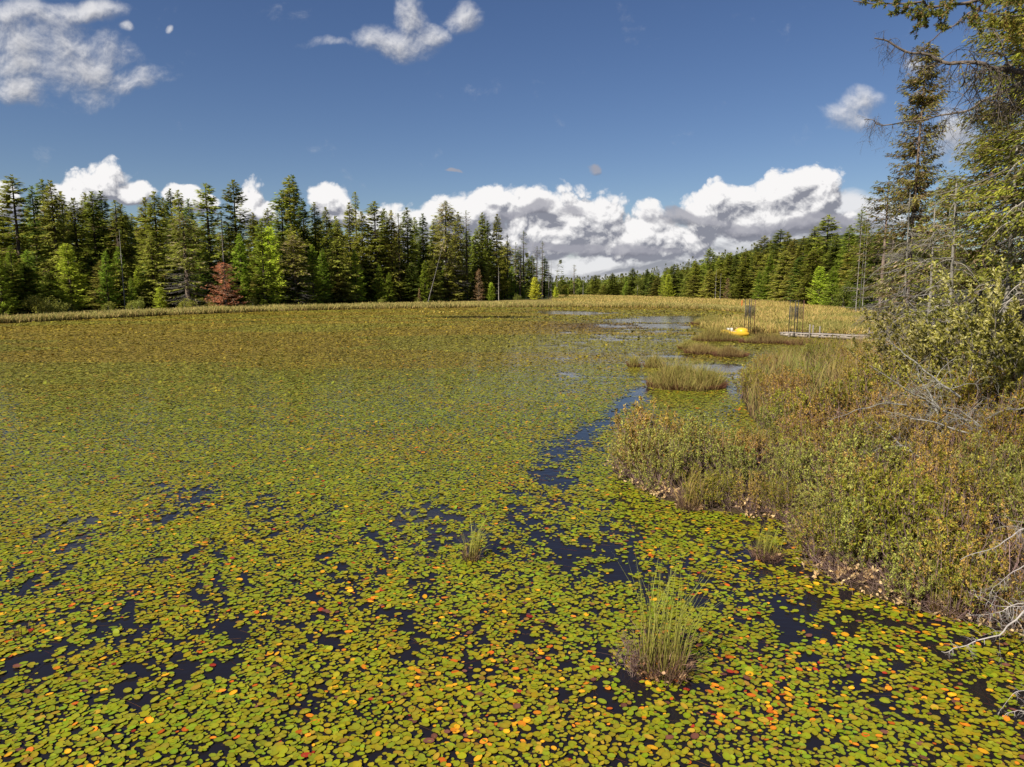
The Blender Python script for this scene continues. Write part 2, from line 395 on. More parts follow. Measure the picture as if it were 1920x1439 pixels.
# ================================================================== TREES
GREY = np.array([.17, .155, .14]); PALE = np.array([.25, .23, .20]); BARKC = np.array([.085, .065, .05])
def unit(v): return v / (np.linalg.norm(v, axis=-1, keepdims=True) + 1e-9)
def conifer(h, Rm, start=.06, step=.34, nb=6, fl=.55, fw=.16, dens=1.0, top=.35, bot=-.25, p=.85, gap=.06, cols=((.045, .075, .018), (.09, .12, .03)),
            clump=.35, brown=.05, dead=0, deadc=GREY, trunk_r=None, lean=0.0, round_top=0.0, seed=0, hang=.35, browncol=(.10, .08, .05), twist=.8, branch_r=.02):
    r = np.random.default_rng(seed + 100)
    tr = trunk_r or .011 * h + .03
    T, Cn, D = MB(), MB(), MB()
    nz = 9; zz = np.linspace(0, h * .99, nz); wob = np.cumsum(r.normal(0, .02, (nz, 2)), 0) * h * .04; wob[0] = 0
    tp = np.stack([wob[:, 0] + lean * zz, wob[:, 1], zz], 1); tp[0, 2] = -.3
    T.path(tp, tr * (1 - zz / h) ** .8 + .012, BARKC * .7 if not dead else BARKC * 1.6, 7)
    def tpos(z): return np.stack([np.interp(z, zz, tp[:, 0]), np.interp(z, zz, tp[:, 1]), z], -1)
    # branches
    z = []; c = start * h
    while c < h * .985:
        z.append(c); c += step * r.uniform(.6, 1.4) * (1 if c < h * .8 else .6)
    z = np.array(z); t = (z - start * h) / (h * (1 - start))
    zb = np.repeat(z, nb) + r.uniform(-.12, .12, len(z) * nb); tb = np.repeat(t, nb)
    keep = r.random(len(zb)) > gap; zb, tb = zb[keep], tb[keep]
    az = r.uniform(0, 2 * math.pi, len(zb))
    prof = (1 - tb) ** p
    if round_top: prof = prof * (1 - round_top) + round_top * np.sqrt(np.clip(1 - tb ** 3, 0, 1)) * np.clip(.55 + tb, 0, 1)
    prof *= np.clip(.55 + tb * 4, 0, 1)
    sector = 1 + .28 * np.sin(az * 2 + zb * .7 + r.uniform(0, 6)) * np.sin(zb * 1.3)
    L = Rm * prof * r.uniform(.62, 1.12, len(zb)) * sector + .12
    sl = bot + (top - bot) * tb + r.normal(0, .10, len(zb))
    lich = (tb < dead) & (r.random(len(zb)) < .8)
    bo = tpos(zb); od = np.stack([np.cos(az), np.sin(az), sl], 1)
    mid = bo + od * (L * .55)[:, None]; mid[:, 2] -= L * .03
    end = bo + od * L[:, None]; end[:, 2] += L * .10
    lv = ~lich
    Cn.segs(bo[lv], mid[lv], branch_r * (L[lv] * .5 + .3), branch_r * (L[lv] * .3 + .2), BARKC, 3)
    Cn.segs(mid[lv], end[lv], branch_r * (L[lv] * .3 + .2), .004, BARKC, 3)
    cl = r.uniform(1 - clump, 1 + clump, len(zb))
    # fronds
    def along(idx, count):
        ii = np.repeat(idx, count); n = len(ii); s = 1 - r.random(n) ** 1.15 * .92
        s = np.clip(s, .08, 1)
        P = np.where((s < .55)[:, None], bo[ii] + (mid[ii] - bo[ii]) * (s / .55)[:, None], mid[ii] + (end[ii] - mid[ii]) * ((s - .55) / .45)[:, None])
        return ii, s, P, n
    live = np.nonzero(lv)[0]
    if len(live):
        cnt = np.maximum(3, (L[live] * dens * 12).astype(int))
        ii, s, P, n = along(live, cnt)
        rot = r.normal(0, twist, n); a2 = az[ii] + rot
        vert = -hang * r.random(n) + .18 * r.random(n) + sl[ii] * .5
        Dv = np.stack([np.cos(a2), np.sin(a2), vert], 1)
        Nv = np.stack([r.normal(0, .6, n), r.normal(0, .6, n), np.ones(n)], 1)
        Lf = np.minimum(fl, .25 + L[ii] * .5) * r.uniform(.55, 1.2, n) * (1.15 - .4 * s)
        P = P + np.stack([r.normal(0, .05, n), r.normal(0, .05, n), r.normal(0, .07, n)], 1)
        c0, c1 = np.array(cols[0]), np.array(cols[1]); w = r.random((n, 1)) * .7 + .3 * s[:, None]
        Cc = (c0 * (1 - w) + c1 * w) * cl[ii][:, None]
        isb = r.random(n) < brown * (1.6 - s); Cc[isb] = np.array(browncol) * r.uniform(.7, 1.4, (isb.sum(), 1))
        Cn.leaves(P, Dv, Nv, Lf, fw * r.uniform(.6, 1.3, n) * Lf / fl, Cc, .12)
    # leader
    m = 40; zt = h * (1 - r.random(m) ** 2 * .10); a = r.uniform(0, 6.3, m)
    if cols is not None and len(live):
        Cn.leaves(tpos(zt), np.stack([np.cos(a), np.sin(a), np.full(m, .9)], 1), r.normal(0, 1, (m, 3)), fl * .55, fw * .7, np.tile(np.array(cols[1]) * .8, (m, 1)))
    # dead, lichen grey boughs
    li = np.nonzero(lich)[0]
    if len(li):
        D.segs(bo[li], mid[li], branch_r * 1.2, branch_r * .8, deadc, 4); D.segs(mid[li], end[li] - [0, 0, .1], branch_r * .8, .004, deadc, 3)
        cnt = np.maximum(3, (L[li] * 9).astype(int)); ii, s, P, n = along(li, cnt)
        a2 = az[ii] + r.normal(0, .8, n); Lf = fl * .7 * r.uniform(.4, 1.2, n)
        E = P + np.stack([np.cos(a2), np.sin(a2), r.uniform(-.9, .1, n)], 1) * Lf[:, None]
        D.segs(P, E, .007, .002, deadc * r.uniform(.7, 1.3, (n, 1)), 3)
    return T, Cn, D
def make_tree(name, mats=None, crown_name='crown', **kw):
    T, Cn, D = conifer(**kw)
    root = empty(name)
    T.build('trunk', M_bark, root)
    if Cn.n: Cn.build(crown_name, M_needle, root)
    if D.n: D.build('dead_boughs', M_dead, root)
    return root
def snag_mb(h, r0, nbr, seed, col=PALE, blen=1.0, lean=0.0, down=-.3):
    r = np.random.default_rng(seed + 500); T, B = MB(), MB()
    zz = np.linspace(-.2, h, 8); w = np.cumsum(r.normal(0, .03, (8, 2)), 0) * h * .04; w[0] = 0
    tp = np.stack([w[:, 0] + lean * zz, w[:, 1], zz], 1)
    T.path(tp, r0 * (1 - zz / h * .85), col, 6)
    if nbr:
        zb = h * r.uniform(.15, .98, nbr); a = r.uniform(0, 6.3, nbr); L = blen * (1.1 - zb / h) * r.uniform(.4, 1.1, nbr) + .1
        P = np.stack([np.interp(zb, zz, tp[:, 0]), np.interp(zb, zz, tp[:, 1]), zb], 1)
        E = P + np.stack([np.cos(a), np.sin(a), r.uniform(down, .1, nbr)], 1) * L[:, None]
        B.segs(P, E, .022, .006, col, 3)
        ii = np.repeat(np.arange(nbr), 4); s = r.uniform(.3, 1, len(ii)); Q = P[ii] + (E[ii] - P[ii]) * s[:, None]
        a2 = a[ii] + r.normal(0, .8, len(ii)); E2 = Q + np.stack([np.cos(a2), np.sin(a2), r.uniform(-.8, .2, len(ii))], 1) * (L[ii] * .4)[:, None]
        B.segs(Q, E2, .010, .003, col * .9, 3)
    return T, B
def make_snag(name, **kw):
    T, B = snag_mb(**kw); root = empty(name); T.build('trunk', M_dead, root)
    if B.n: B.build('dead_boughs', M_dead, root)
    return root
def decid_mb(h, Rr, seed, col=((.10, .15, .03), (.19, .22, .05)), nl=2600, ls=.32, nblob=16):
    r = np.random.default_rng(seed + 900); T, Cn = MB(), MB()
    T.path([[0, 0, -.3], [.1, 0, h * .35], [0, .1, h * .8]], [.02 * h, .014 * h, .004 * h], PALE * .8, 6)
    c = []
    for i in range(nblob):
        t = r.uniform(.2, .95); rad = Rr * math.sin(math.pi * min(1, t * .8 + .15)) * r.uniform(.2, .85); a = r.uniform(0, 6.3)
        c.append((rad * math.cos(a), rad * math.sin(a), t * h, r.uniform(.25, .5) * Rr))
        T.segs([[0, 0, h * t * .6]], [[c[-1][0], c[-1][1], t * h]], .012 * h * .4, .01, PALE * .7, 4)
    c = np.array(c); ii = r.integers(0, nblob, nl); d = unit(r.normal(0, 1, (nl, 3)))
    P = c[ii, :3] + d * (c[ii, 3] * r.uniform(.55, 1.05, nl))[:, None]
    w = r.random((nl, 1)); Cc = (np.array(col[0]) * (1 - w) + np.array(col[1]) * w) * r.uniform(.75, 1.2, nblob)[ii][:, None]
    Cn.leaves(P, d + r.normal(0, .7, (nl, 3)), r.normal(0, .5, (nl, 3)) + [0, 0, 1], ls * r.uniform(.6, 1.2, nl), ls * .7, Cc, .1)
    return T, Cn
def make_decid(name, **kw):
    T, Cn = decid_mb(**kw); root = empty(name); T.build('trunk', M_dead, root); Cn.build('crown', M_leaf, root); return root

def copy_tree(o):
    c = o.copy(); COL.objects.link(c)
    for ch in o.children:
        d = ch.copy(); COL.objects.link(d); d.parent = c
    return c
PROTO = {}
def proto(key, fn, variants):
    PROTO[key] = [[fn(s), False] for s in range(variants)]
used = {}
DG = ((.060, .085, .014), (.145, .165, .030)); DG2 = ((.040, .068, .018), (.095, .125, .028)); OL = ((.088, .108, .022), (.175, .185, .042))
BG = ((.068, .115, .014), (.16, .21, .03)); LG = ((.16, .215, .022), (.29, .33, .05)); BR = ((.12, .08, .05), (.20, .125, .08)); RD = ((.33, .17, .095), (.44, .23, .13))
H0 = 16.0
specs = {
 # kind: (name, height of prototype, kwargs, variants)
 'spruce': ('spruce_tree', 16, dict(h=16, Rm=2.35, cols=DG, fl=.60, fw=.18, gap=.06, dens=1.2, step=.27, clump=.35, brown=.08, round_top=.10, top=.15), 5),
 'olive': ('spruce_tree', 16, dict(h=16, Rm=2.3, cols=OL, fl=.60, fw=.17, gap=.08, dens=1.15, step=.27, top=.1, bot=-.45, clump=.35, brown=.12, round_top=.10, hang=.6), 4),
 'dark': ('spruce_tree', 16, dict(h=16, Rm=1.9, cols=DG2, fl=.56, fw=.18, gap=.06, dens=1.25, step=.27, round_top=.12, top=.15, clump=.3), 4),
 'spire': ('spire_spruce', 16, dict(h=16, Rm=1.25, cols=DG, fl=.42, fw=.14, step=.30, gap=.08, dens=.9, p=.6, brown=.08), 3),
 'open': ('tall_spruce', 18, dict(h=18, Rm=2.9, start=.08, step=.36, nb=6, cols=DG, fl=.58, fw=.2, gap=.16, dens=1.2, top=.25, bot=-.15, round_top=.2, p=.7, clump=.3, brown=.1), 3),
 'ragged': ('lichen_spruce', 16, dict(h=16, Rm=2.6, cols=OL, fl=.6, fw=.14, gap=.14, dens=.95, step=.28, dead=.40, bot=-.5, clump=.35, brown=.3, browncol=(.19, .165, .13), round_top=.3, hang=.8), 4),
 'fir': ('balsam_fir', 9, dict(h=9, Rm=2.2, start=.02, step=.26, nb=7, cols=BG, fl=.52, fw=.17, gap=.04, dens=1.1, top=.45, bot=.02, p=.9, clump=.25, brown=.02, hang=.15), 4),
 'larch': ('tamarack', 9, dict(h=9, Rm=2.5, start=.02, step=.26, nb=8, cols=LG, fl=.5, fw=.13, gap=.05, dens=1.2, top=.4, bot=0, p=.75, clump=.25, brown=.03, hang=.3, round_top=.2), 3),
 'brown': ('dying_fir', 8, dict(h=8, Rm=1.8, start=.03, step=.26, nb=6, cols=BR, fl=.42, fw=.08, gap=.1, dens=.9, clump=.2, brown=.3, browncol=(.2, .17, .14), top=.3, bot=-.1), 2),
 'red': ('dying_fir', 8, dict(h=8, Rm=3.4, start=.04, step=.3, nb=6, cols=RD, fl=.55, fw=.10, gap=.22, dens=.8, clump=.25, brown=.30, browncol=(.24, .2, .17), top=.2, bot=0, p=.45), 1),
 'thin': ('ragged_spruce', 15, dict(h=15, Rm=.85, start=.2, step=.42, nb=4, cols=DG2, fl=.36, fw=.12, gap=.3, dens=.9, p=.25, clump=.3, brown=.3, browncol=(.13, .1, .08)), 3),
}
PH = {}
for kname, (nm, hh, kw, nv) in specs.items():
    PROTO[kname] = [[make_tree(nm, seed=int(sum(map(ord, kname)) * 7 + v), **kw), 0] for v in range(nv)]; PH[kname] = hh
PROTO['snag'] = [[make_snag('dead_snag', h=13, r0=.13, nbr=26, seed=s, blen=1.3), 0] for s in range(3)]; PH['snag'] = 13
PROTO['pole'] = [[make_snag('dead_snag', h=11, r0=.12, nbr=6, seed=10 + s, blen=.5, col=GREY), 0] for s in range(2)]; PH['pole'] = 11
PROTO['decid'] = [[make_decid('broadleaf_tree', h=9, Rr=2.6, seed=s), 0] for s in range(3)]; PH['decid'] = 9
PROTO['shrub'] = [[make_decid('shore_bush', h=2.6, Rr=1.7, seed=40 + s, nl=900, ls=.22, nblob=9, col=((.13, .17, .035), (.24, .25, .06))), 0] for s in range(3)]; PH['shrub'] = 2.6
TCNT = 0
def put(kind, pxx, top, base=None, Y=None, label=None, group=None, cat='tree', wide=1.0, var=None, ground=None):
    """a tree whose foot stands in the ground at distance Y (or where the photo shows its base) and whose tip reaches `top`"""
    global TCNT
    TCNT += 1
    if Y is None: Y = G(pxx, base)[1]
    foot = AT(pxx, base if base else 560, Y); g = gz(foot[0], Y)
    tipz = AT(pxx, top, Y)[2]; h = max(.8, tipz - g)
    pr = PROTO[kind]; slot = pr[(var if var is not None else TCNT) % len(pr)]
    if slot[1] == 0: o = slot[0]
    else: o = copy_tree(slot[0])
    slot[1] += 1
    sx = h / PH[kind]
    w = (sx * .35 + .65 * max(.5, min(1.15, Y / 95 if kind not in ('fir', 'larch', 'brown', 'shrub', 'decid') else sx))) if kind not in ('fir', 'larch', 'brown', 'shrub', 'decid', 'red') else sx
    w *= wide * (1.5 if kind not in ('fir', 'larch', 'brown', 'shrub', 'decid', 'red', 'snag', 'pole', 'thin') else 1.1 if kind not in ('snag', 'pole') else .7)
    o.location = (foot[0], Y, g - .05); o.scale = (w, w, sx); o.rotation_euler = (0, 0, random.uniform(0, 6.28))
    tag(o, label, cat, group)
    return o

GL = 'conifers of the left wood'; GB = 'conifers filling the left wood'; GR = 'conifers of the right wood'
K = {'spruce': 'spruce', 'olive': 'spruce', 'dark': 'spruce', 'spire': 'spruce', 'open': 'spruce', 'ragged': 'spruce', 'fir': 'fir', 'larch': 'tamarack', 'thin': 'spruce'}
def yb(px):                                # distance of the front of the wood along the left shore
    return float(np.interp(px, [-60, 0, 135, 300, 500, 700, 900, 1000, 1060], [70, 76, 90, 98, 108, 135, 165, 180, 195]))
front = [  # kind, x, top, extra depth, width, label
 ('open', 43, 329, 14, 1.0, 'tall dark bushy topped spruce, tallest at the left end of the wood'),
 ('dark', 78, 350, 16, .8, 'narrow dark spruce just right of the tallest left end spruce'),
 ('dark', 98, 338, 18, .9, 'dark open topped spruce against the first white cloud edge'),
 ('olive', 113, 340, 8, .95, 'yellowish green spruce rising directly behind the bright tamarack'),
 ('spruce', 131, 361, 18, .8, 'slim spruce between the yellowish spruce and the bell shaped one'),
 ('spruce', 153, 373, 10, .9, 'bell topped green spruce behind and right of the bright tamarack'),
 ('spruce', 175, 363, 22, .8, 'first of three close spruces under the large left cloud'),
 ('spruce', 187, 361, 14, .9, 'middle of three close spruces under the large left cloud'),
 ('dark', 205, 360, 16, .95, 'last and darkest of three close spruces under the large left cloud'),
 ('spire', 229, 376, 12, 1.0, 'thin pointed spire spruce with a bare grey lower trunk'),
 ('olive', 240, 383, 14, .9, 'olive spruce close against the right side of the thin spire'),
 ('spruce', 258, 402, 40, .9, 'low distant spruce in the dip between cloud bases'),
 ('spruce', 284, 372, 18, .85, 'slim spruce left of the small rounded cloud'),
 ('spruce', 302, 361, 8, .95, 'broad green spruce left of the small rounded cloud'),
 ('open', 318, 372, 26, .6, 'loose topped spruce in front of the small rounded cloud left edge'),
 ('dark', 332, 355, 22, .7, 'feathery topped spruce before the small rounded cloud'),
 ('spruce', 347, 358, 18, .8, 'narrow spruce before the centre of the small rounded cloud'),
 ('dark', 365, 374, 16, .75, 'dark narrow spruce right of the small rounded cloud'),
 ('open', 400, 345, 10, .95, 'isolated tall spruce with open layered crown against blue sky'),
 ('thin', 423, 396, 8, 1.1, 'lichen grey thin spruce rising behind the red dying fir'),
 ('open', 449, 339, 10, .8, 'tall narrow open spruce beside a grey cloud, above the dying fir'),
 ('spruce', 482, 400, 24, .8, 'low spruce between two tall open spruces'),
 ('open', 510, 392, 22, .7, 'short open spruce left of the double topped giant'),
 ('open', 536, 358, 12, .85, 'left shoulder spruce of the double topped giant'),
 ('open', 550, 331, 10, .75, 'tallest double topped spruce of the left wood, front stem'),
 ('dark', 558, 330, 15, .9, 'twin stem spruce rising just behind the tallest double top'),
 ('dark', 575, 374, 12, .8, 'right shoulder spruce of the double topped giant'),
 ('spruce', 596, 381, 14, .8, 'pointed spruce left of the round white cloud'),
 ('spruce', 617, 390, 24, .8, 'pointed spruce below the round white cloud'),
 ('spruce', 634, 407, 22, .9, 'low round topped spruce below the round white cloud'),
 ('olive', 636, 415, 4, .95, 'large olive spruce reaching to the shore below the round cloud'),
 ('spruce', 660, 381, 16, .8, 'blunt spruce just left of the needle thin spire'),
 ('spire', 672, 361, 18, .8, 'needle thin spire spruce, tallest of its stretch'),
 ('spruce', 683, 398, 12, .9, 'spruce at the foot of the needle thin spire'),
 ('open', 706, 379, 10, 1.0, 'wide bushy topped spruce where the long cloud bank begins'),
 ('spruce', 724, 393, 12, .8, 'slim spruce right of the bushy topped spruce'),
 ('olive', 737, 396, 8, .8, 'slim olive spruce with brownish top before the cloud bank'),
 ('thin', 750, 401, 6, 1.2, 'gaunt spruce showing its grey trunk between fuller ones'),
 ('spruce', 766, 391, 8, .9, 'full green spruce with bare grey lower trunk'),
 ('spruce', 780, 409, 16, .8, 'small topped spruce in a pair'),
 ('dark', 795, 402, 10, .9, 'dark spruce left of the leaning dead trunk'),
 ('spruce', 815, 412, 20, .8, 'spruce behind the leaning dead trunk'),
 ('ragged', 838, 378, 4, 1.15, 'large lichen hung spruce with bushy top beside the leaning trunk'),
 ('olive', 860, 399, 8, .9, 'olive spruce right of the large lichen hung spruce'),
 ('thin', 876, 396, 6, 1.3, 'thin trunked spruce between the lichen hung spruce and the brown fir'),
 ('spruce', 893, 430, 16, .8, 'low spruce behind the brown fir'),
 ('spruce', 905, 400, 6, .8, 'left of two tall pointed spruces near the wood end'),
 ('dark', 915, 415, 12, .8, 'spruce squeezed between the two tall pointed ones'),
 ('spruce', 932, 403, 4, .8, 'right of two tall pointed spruces near the wood end'),
 ('thin', 951, 441, 4, 1.0, 'thin ragged spruce just past the pointed pair'),
 ('thin', 967, 455, 8, .9, 'short ragged spruce between two thin ones'),
 ('thin', 982, 433, 4, 1.1, 'tallest thin ragged spruce at the wood end'),
 ('thin', 975, 463, 2, 1.2, 'ragged spruce low beside the tallest thin one'),
 ('thin', 1006, 463, 6, 1.2, 'ragged dense topped spruce near the bare poles'),
 ('thin', 1017, 453, 8, .8, 'last thin black spruce before the bare poles'),
]
for kd, px_, tp, dd, w, lb in front:
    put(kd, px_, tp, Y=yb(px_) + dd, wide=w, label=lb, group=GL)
low = [
 ('fir', 3, 478, 0, 1.0, 'bright green fir cut by the left edge at the shore', 'larch'),
 ('fir', 28, 462, 3, .9, 'small dark fir at the shore left of the bright tamarack', 0),
 ('fir', 58, 470, 3, 1.0, 'second small dark fir left of the bright tamarack', 0),
 ('larch', 134, 458, -2, 1.0, 'bright yellow green tamarack at the left shore', 0),
 ('fir', 203, 472, -1, .8, 'small fir with yellow green top and pinkish bare lower boughs', 'fir'),
 ('fir', 228, 464, 2, .85, 'slim bright fir right of the pinkish boughed fir', 0),
 ('fir', 248, 520, -2, .8, 'tiny bright green fir at the shore', 0),
 ('fir', 262, 500, 4, 1.0, 'small deep green fir behind the tiny bright one', 0),
 ('larch', 300, 538, -3, 1.2, 'low spreading light green tamarack at the shore', 0),
 ('ragged', 352, 400, -1, 1.15, 'wide pale lichen hung spruce left of the red dying fir', 0),
 ('olive', 290, 440, 2, .8, 'olive spruce with drooping boughs at the shore', 0),
 ('fir', 375, 490, 4, .9, 'dark young fir between the pale spruce and the red fir', 0),
 ('red', 422, 493, -5, .95, 'reddish orange dying fir with grey bare boughs at the shore', 0),
 ('fir', 455, 440, 5, .8, 'fir rising just right of the red dying fir', 0),
 ('fir', 496, 413, 0, .85, 'largest bright green cone shaped fir on the left shore', 0),
 ('larch', 509, 426, 5, .7, 'light green tamarack leaning out behind the large bright fir', 0),
 ('ragged', 555, 440, 2, 1.0, 'pale lichen hung spruce below the double topped giant', 0),
 ('fir', 588, 460, 0, .9, 'bright fir with wide skirts right of the double topped giant', 0),
 ('fir', 607, 468, 2, .8, 'slim green fir leaning against its bright neighbour', 0),
 ('fir', 668, 470, 2, .9, 'dark young fir under the needle thin spire', 0),
 ('fir', 712, 497, 0, .9, 'small fir in the shade below the bushy topped spruce', 0),
 ('brown', 786, 540, -4, .7, 'tiny brown dead fir standing in the shore grass', 0),
 ('fir', 797, 490, -1, .8, 'small bright fir left of the leaning dead trunk', 0),
 ('brown', 898, 505, -4, 1.0, 'reddish brown dead fir at the shore', 0),
 ('larch', 921, 530, -4, .9, 'small light green tamarack right of the brown fir', 0),
 ('larch', 1003, 520, -4, 1.05, 'round bright tamarack below the thin black spruces', 0),
 ('larch', 1042, 538, 8, 1.1, 'low pale tamarack beyond the bare poles', 0),
 ('larch', 1062, 540, 22, 1.0, 'farther low pale tamarack beyond the bare poles', 0),
]
for kd, px_, tp, dd, w, lb, alt in low:
    if kd == 'brown' and alt == 'fir': kd = 'brown'
    put(kd, px_, tp, Y=yb(px_) + dd, wide=w, label=lb, group='small trees along the left shore')
for px_, tp, dd, kd, lb in [(1029, 478, 0, 'pole', 'bare grey pole trunk, first of the group past the wood end'), (1033, 485, 3, 'pole', 'bare pole trunk close behind the first bare pole'),
                    (1044, 497, 8, 'pole', 'shorter bare pole standing apart from the others'), (999, 456, 2, 'pole', 'tall bare pole among the thin ragged spruces'),
                    (935, 498, -6, 'snag', 'short pale dead tree with broken boughs at the shore'), (1093, 512, 60, 'pole', 'distant pale bare trunk beyond the marsh'),
                    (233, 430, -1, 'snag', 'pale bare trunk below the thin spire spruce'), (423, 430, -2, 'snag', 'bleached dead trunk standing inside the red dying fir')]:
    put(kd, px_, tp, Y=yb(px_) + dd, wide=1.0, label=lb, group='dead trees of the left wood', cat='dead tree')
# leaning dead trunk
T, B = snag_mb(13, .11, 22, 77, blen=.9, lean=.28, col=GREY * .8)
root = empty('leaning_snag', (AT(802, 560, 141)[0], 141, .1)); _n = T.n; T.V += B.V; T.C += B.C; T.Fa += [f + _n for f in B.Fa]; T.n += B.n; T.build('trunk', M_dead, root)
tag(root, 'long pale dead trunk leaning right against the lichen hung spruce', 'dead tree')
# the wood behind, filling gaps
for i in range(66):
    px_ = -25 + i * 16.3 + random.uniform(-6, 6)
    dd = random.uniform(24, 46); tpy = np.interp(px_, [0, 200, 400, 600, 800, 930, 1040], [405, 405, 425, 420, 430, 450, 500]) + random.uniform(-14, 22)
    put(random.choice(['spruce', 'olive', 'dark', 'spruce']), px_, tpy, Y=yb(px_) + dd, wide=1.2,
        label='green spruce standing deep in the left wood behind the front trees', group=GB)
for i in range(78):
    px_ = -15 + i * 13.2 + random.uniform(-8, 8)
    if px_ > 985: continue
    tpy = np.interp(px_, [0, 400, 700, 1000], [500, 505, 505, 510]) + random.uniform(-22, 22)
    put(random.choice(['fir', 'spruce', 'dark', 'olive']), px_, tpy, Y=yb(px_) + random.uniform(2, 12), wide=1.0,
        label='young conifer in the shaded understorey of the left wood', group='understorey of the left wood')
for i in range(20):
    px_ = random.uniform(0, 1060)
    put('shrub', px_, 561 + random.uniform(-4, 6) - (px_ > 700) * 6, Y=yb(px_) - random.uniform(2, 6), label='low green bush at the foot of the left wood', group='bushes at the foot of the left wood', cat='bush')

# far wood across the marsh: single trees in front, one mass behind
far_top = lambda px: np.interp(px, [1030, 1080, 1120, 1170, 1210, 1262, 1300, 1330, 1380, 1430, 1470, 1500, 1544, 1600, 1660], [528, 526, 524, 518, 510, 505, 498, 482, 484, 462, 452, 460, 450, 452, 470])
far_Y = lambda px: np.interp(px, [1030, 1100, 1200, 1262, 1330, 1450, 1520, 1600, 1680], [255, 262, 235, 205, 180, 150, 118, 92, 70])
for px_, tp, kd, w, lb in [(1076, 497, 'thin', 1.3, 'lone thin spruce standing clear at the left of the far wood'), (1148, 512, 'spruce', 1, 'dark spruce above the left part of the far wood'),
        (1115, 516, 'spruce', 1, 'pointed spruce over the low far ridge'), (1185, 503, 'spruce', 1, 'pointed far spruce left of the pale broadleaf'), (1212, 505, 'dark', 1, 'dark far spruce next to the pale broadleaf'),
        (1262, 496, 'open', 1.0, 'bushy topped far spruce against the low cloud'), (1302, 490, 'spruce', 1, 'spruce on the slope left of the sharp hill tree'), (1328, 465, 'open', .8, 'sharp spruce standing above the slope'),
        (1350, 476, 'spruce', .9, 'first of a close row of spruces on the slope'), (1365, 475, 'spruce', .9, 'second of a close row of spruces on the slope'), (1377, 476, 'dark', .9, 'last of a close row of spruces on the slope'),
        (1394, 467, 'spruce', .9, 'small spruce top on the hill line'), (1414, 459, 'dark', .9, 'single dark spruce top on the hill line'), (1428, 443, 'open', .9, 'dark cone topped spruce left of the broad hill spruce'),
        (1457, 431, 'open', 1.15, 'broad dark spruce on the slope'), (1471, 436, 'spruce', .9, 'spruce close against the broad dark one'), (1484, 448, 'olive', 1.1, 'yellowish olive spruce right of the broad dark one'),
        (1501, 444, 'spruce', .9, 'green spruce between the olive and the tall layered spruces'), (1520, 426, 'spruce', 1.0, 'tall spruce left of the layered one'), (1544, 404, 'open', .95, 'tall layered dark spruce, highest on the right slope'),
        (1562, 441, 'spruce', .9, 'spruce right of the tall layered one'), (1585, 423, 'spruce', .9, 'spruce behind the grey snags'), (1605, 395, 'spire', 1.0, 'sharp spire spruce beside the grey snags'),
        (1620, 440, 'spruce', 1, 'spruce right of the sharp spire'), (1640, 430, 'dark', 1, 'dark spruce left of the lone thin spruce')]:
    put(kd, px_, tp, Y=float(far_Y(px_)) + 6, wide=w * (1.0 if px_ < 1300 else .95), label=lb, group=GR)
for px_, tp, dd, kd, w, lb in [(1363, 522, -3, 'brown', 1.0, 'rusty brown dead fir at the marsh edge'), (1440, 480, -3, 'fir', 1, 'bright green fir at the marsh edge behind the left trellis'),
        (1422, 510, -5, 'fir', 1, 'small bright fir behind the trellises'), (1468, 470, -4, 'olive', 1.1, 'tall yellowish spruce behind the right trellis'), (1497, 480, -3, 'dark', 1, 'dark spruce behind the right trellis'),
        (1535, 500, -7, 'larch', 1, 'light green tamarack low at the marsh edge'), (1560, 500, -6, 'fir', 1.0, 'green fir low right of the tamarack'), (1390, 500, -3, 'spruce', 1.0, 'olive spruce at the marsh edge near the stake'),
        (1520, 470, -4, 'spruce', 1, 'spruce at the marsh edge below the layered one'), (1252, 515, -3, 'larch', 1, 'pale tamarack in the far wood'), (1330, 505, -3, 'olive', 1.0, 'olive spruce at the far marsh edge'), (1300, 515, -3, 'olive', 1, 'rounded olive spruce at the far marsh edge')]:
    put(kd, px_, tp, Y=float(far_Y(px_)) + dd, wide=w, label=lb, group=GR)
for px_, tp, dd, lb in [(1195, 520, -2, 'pale broadleaf tree in the far wood'), (1445, 478, 22, 'light green broadleaf on the slope behind the trellises'), (1395, 487, 30, 'light broadleaf crown on the hill slope'),
        (1418, 482, 34, 'second light broadleaf crown on the hill slope'), (1582, 520, -6, 'yellow green broadleaf low at the marsh edge'), (1605, 535, -8, 'small yellow green broadleaf near the snags')]:
    put('decid', px_, tp, Y=float(far_Y(px_)) + dd, label=lb, group='broadleaf trees of the right wood')
for px_, tp, dd, lb in [(1552, 442, 7, 'bare grey trunk left of the leafy spruces'), (1558, 445, 8, 'bare grey trunk paired with its twin'), (1606, 398, -12, 'tall pale snag with drooping grey boughs'),
        (1613, 385, -9, 'thin dark snag top right of the tall pale snag'), (1341, 505, -3, 'pale snag at the far marsh edge'), (1350, 512, -4, 'second pale snag at the far marsh edge'), (1618, 392, -9, 'leaning thin snag by the lone spruce')]:
    put('snag', px_, tp, Y=float(far_Y(px_)) + dd, wide=.6, label=lb, group='snags of the right wood', cat='dead tree')
for i in range(54):
    px_ = 1052 + i * 11.2 + random.uniform(-4, 4); dd = random.uniform(2, 16)
    tpy = far_top(px_) + random.uniform(4, 22)
    put(random.choice(['spruce', 'olive', 'dark', 'olive', 'fir']), px_, tpy, Y=float(far_Y(px_)) + dd, wide=1.1,
        label='spruce or fir in the close front of the wood beyond the marsh', group='close front of the wood beyond the marsh')
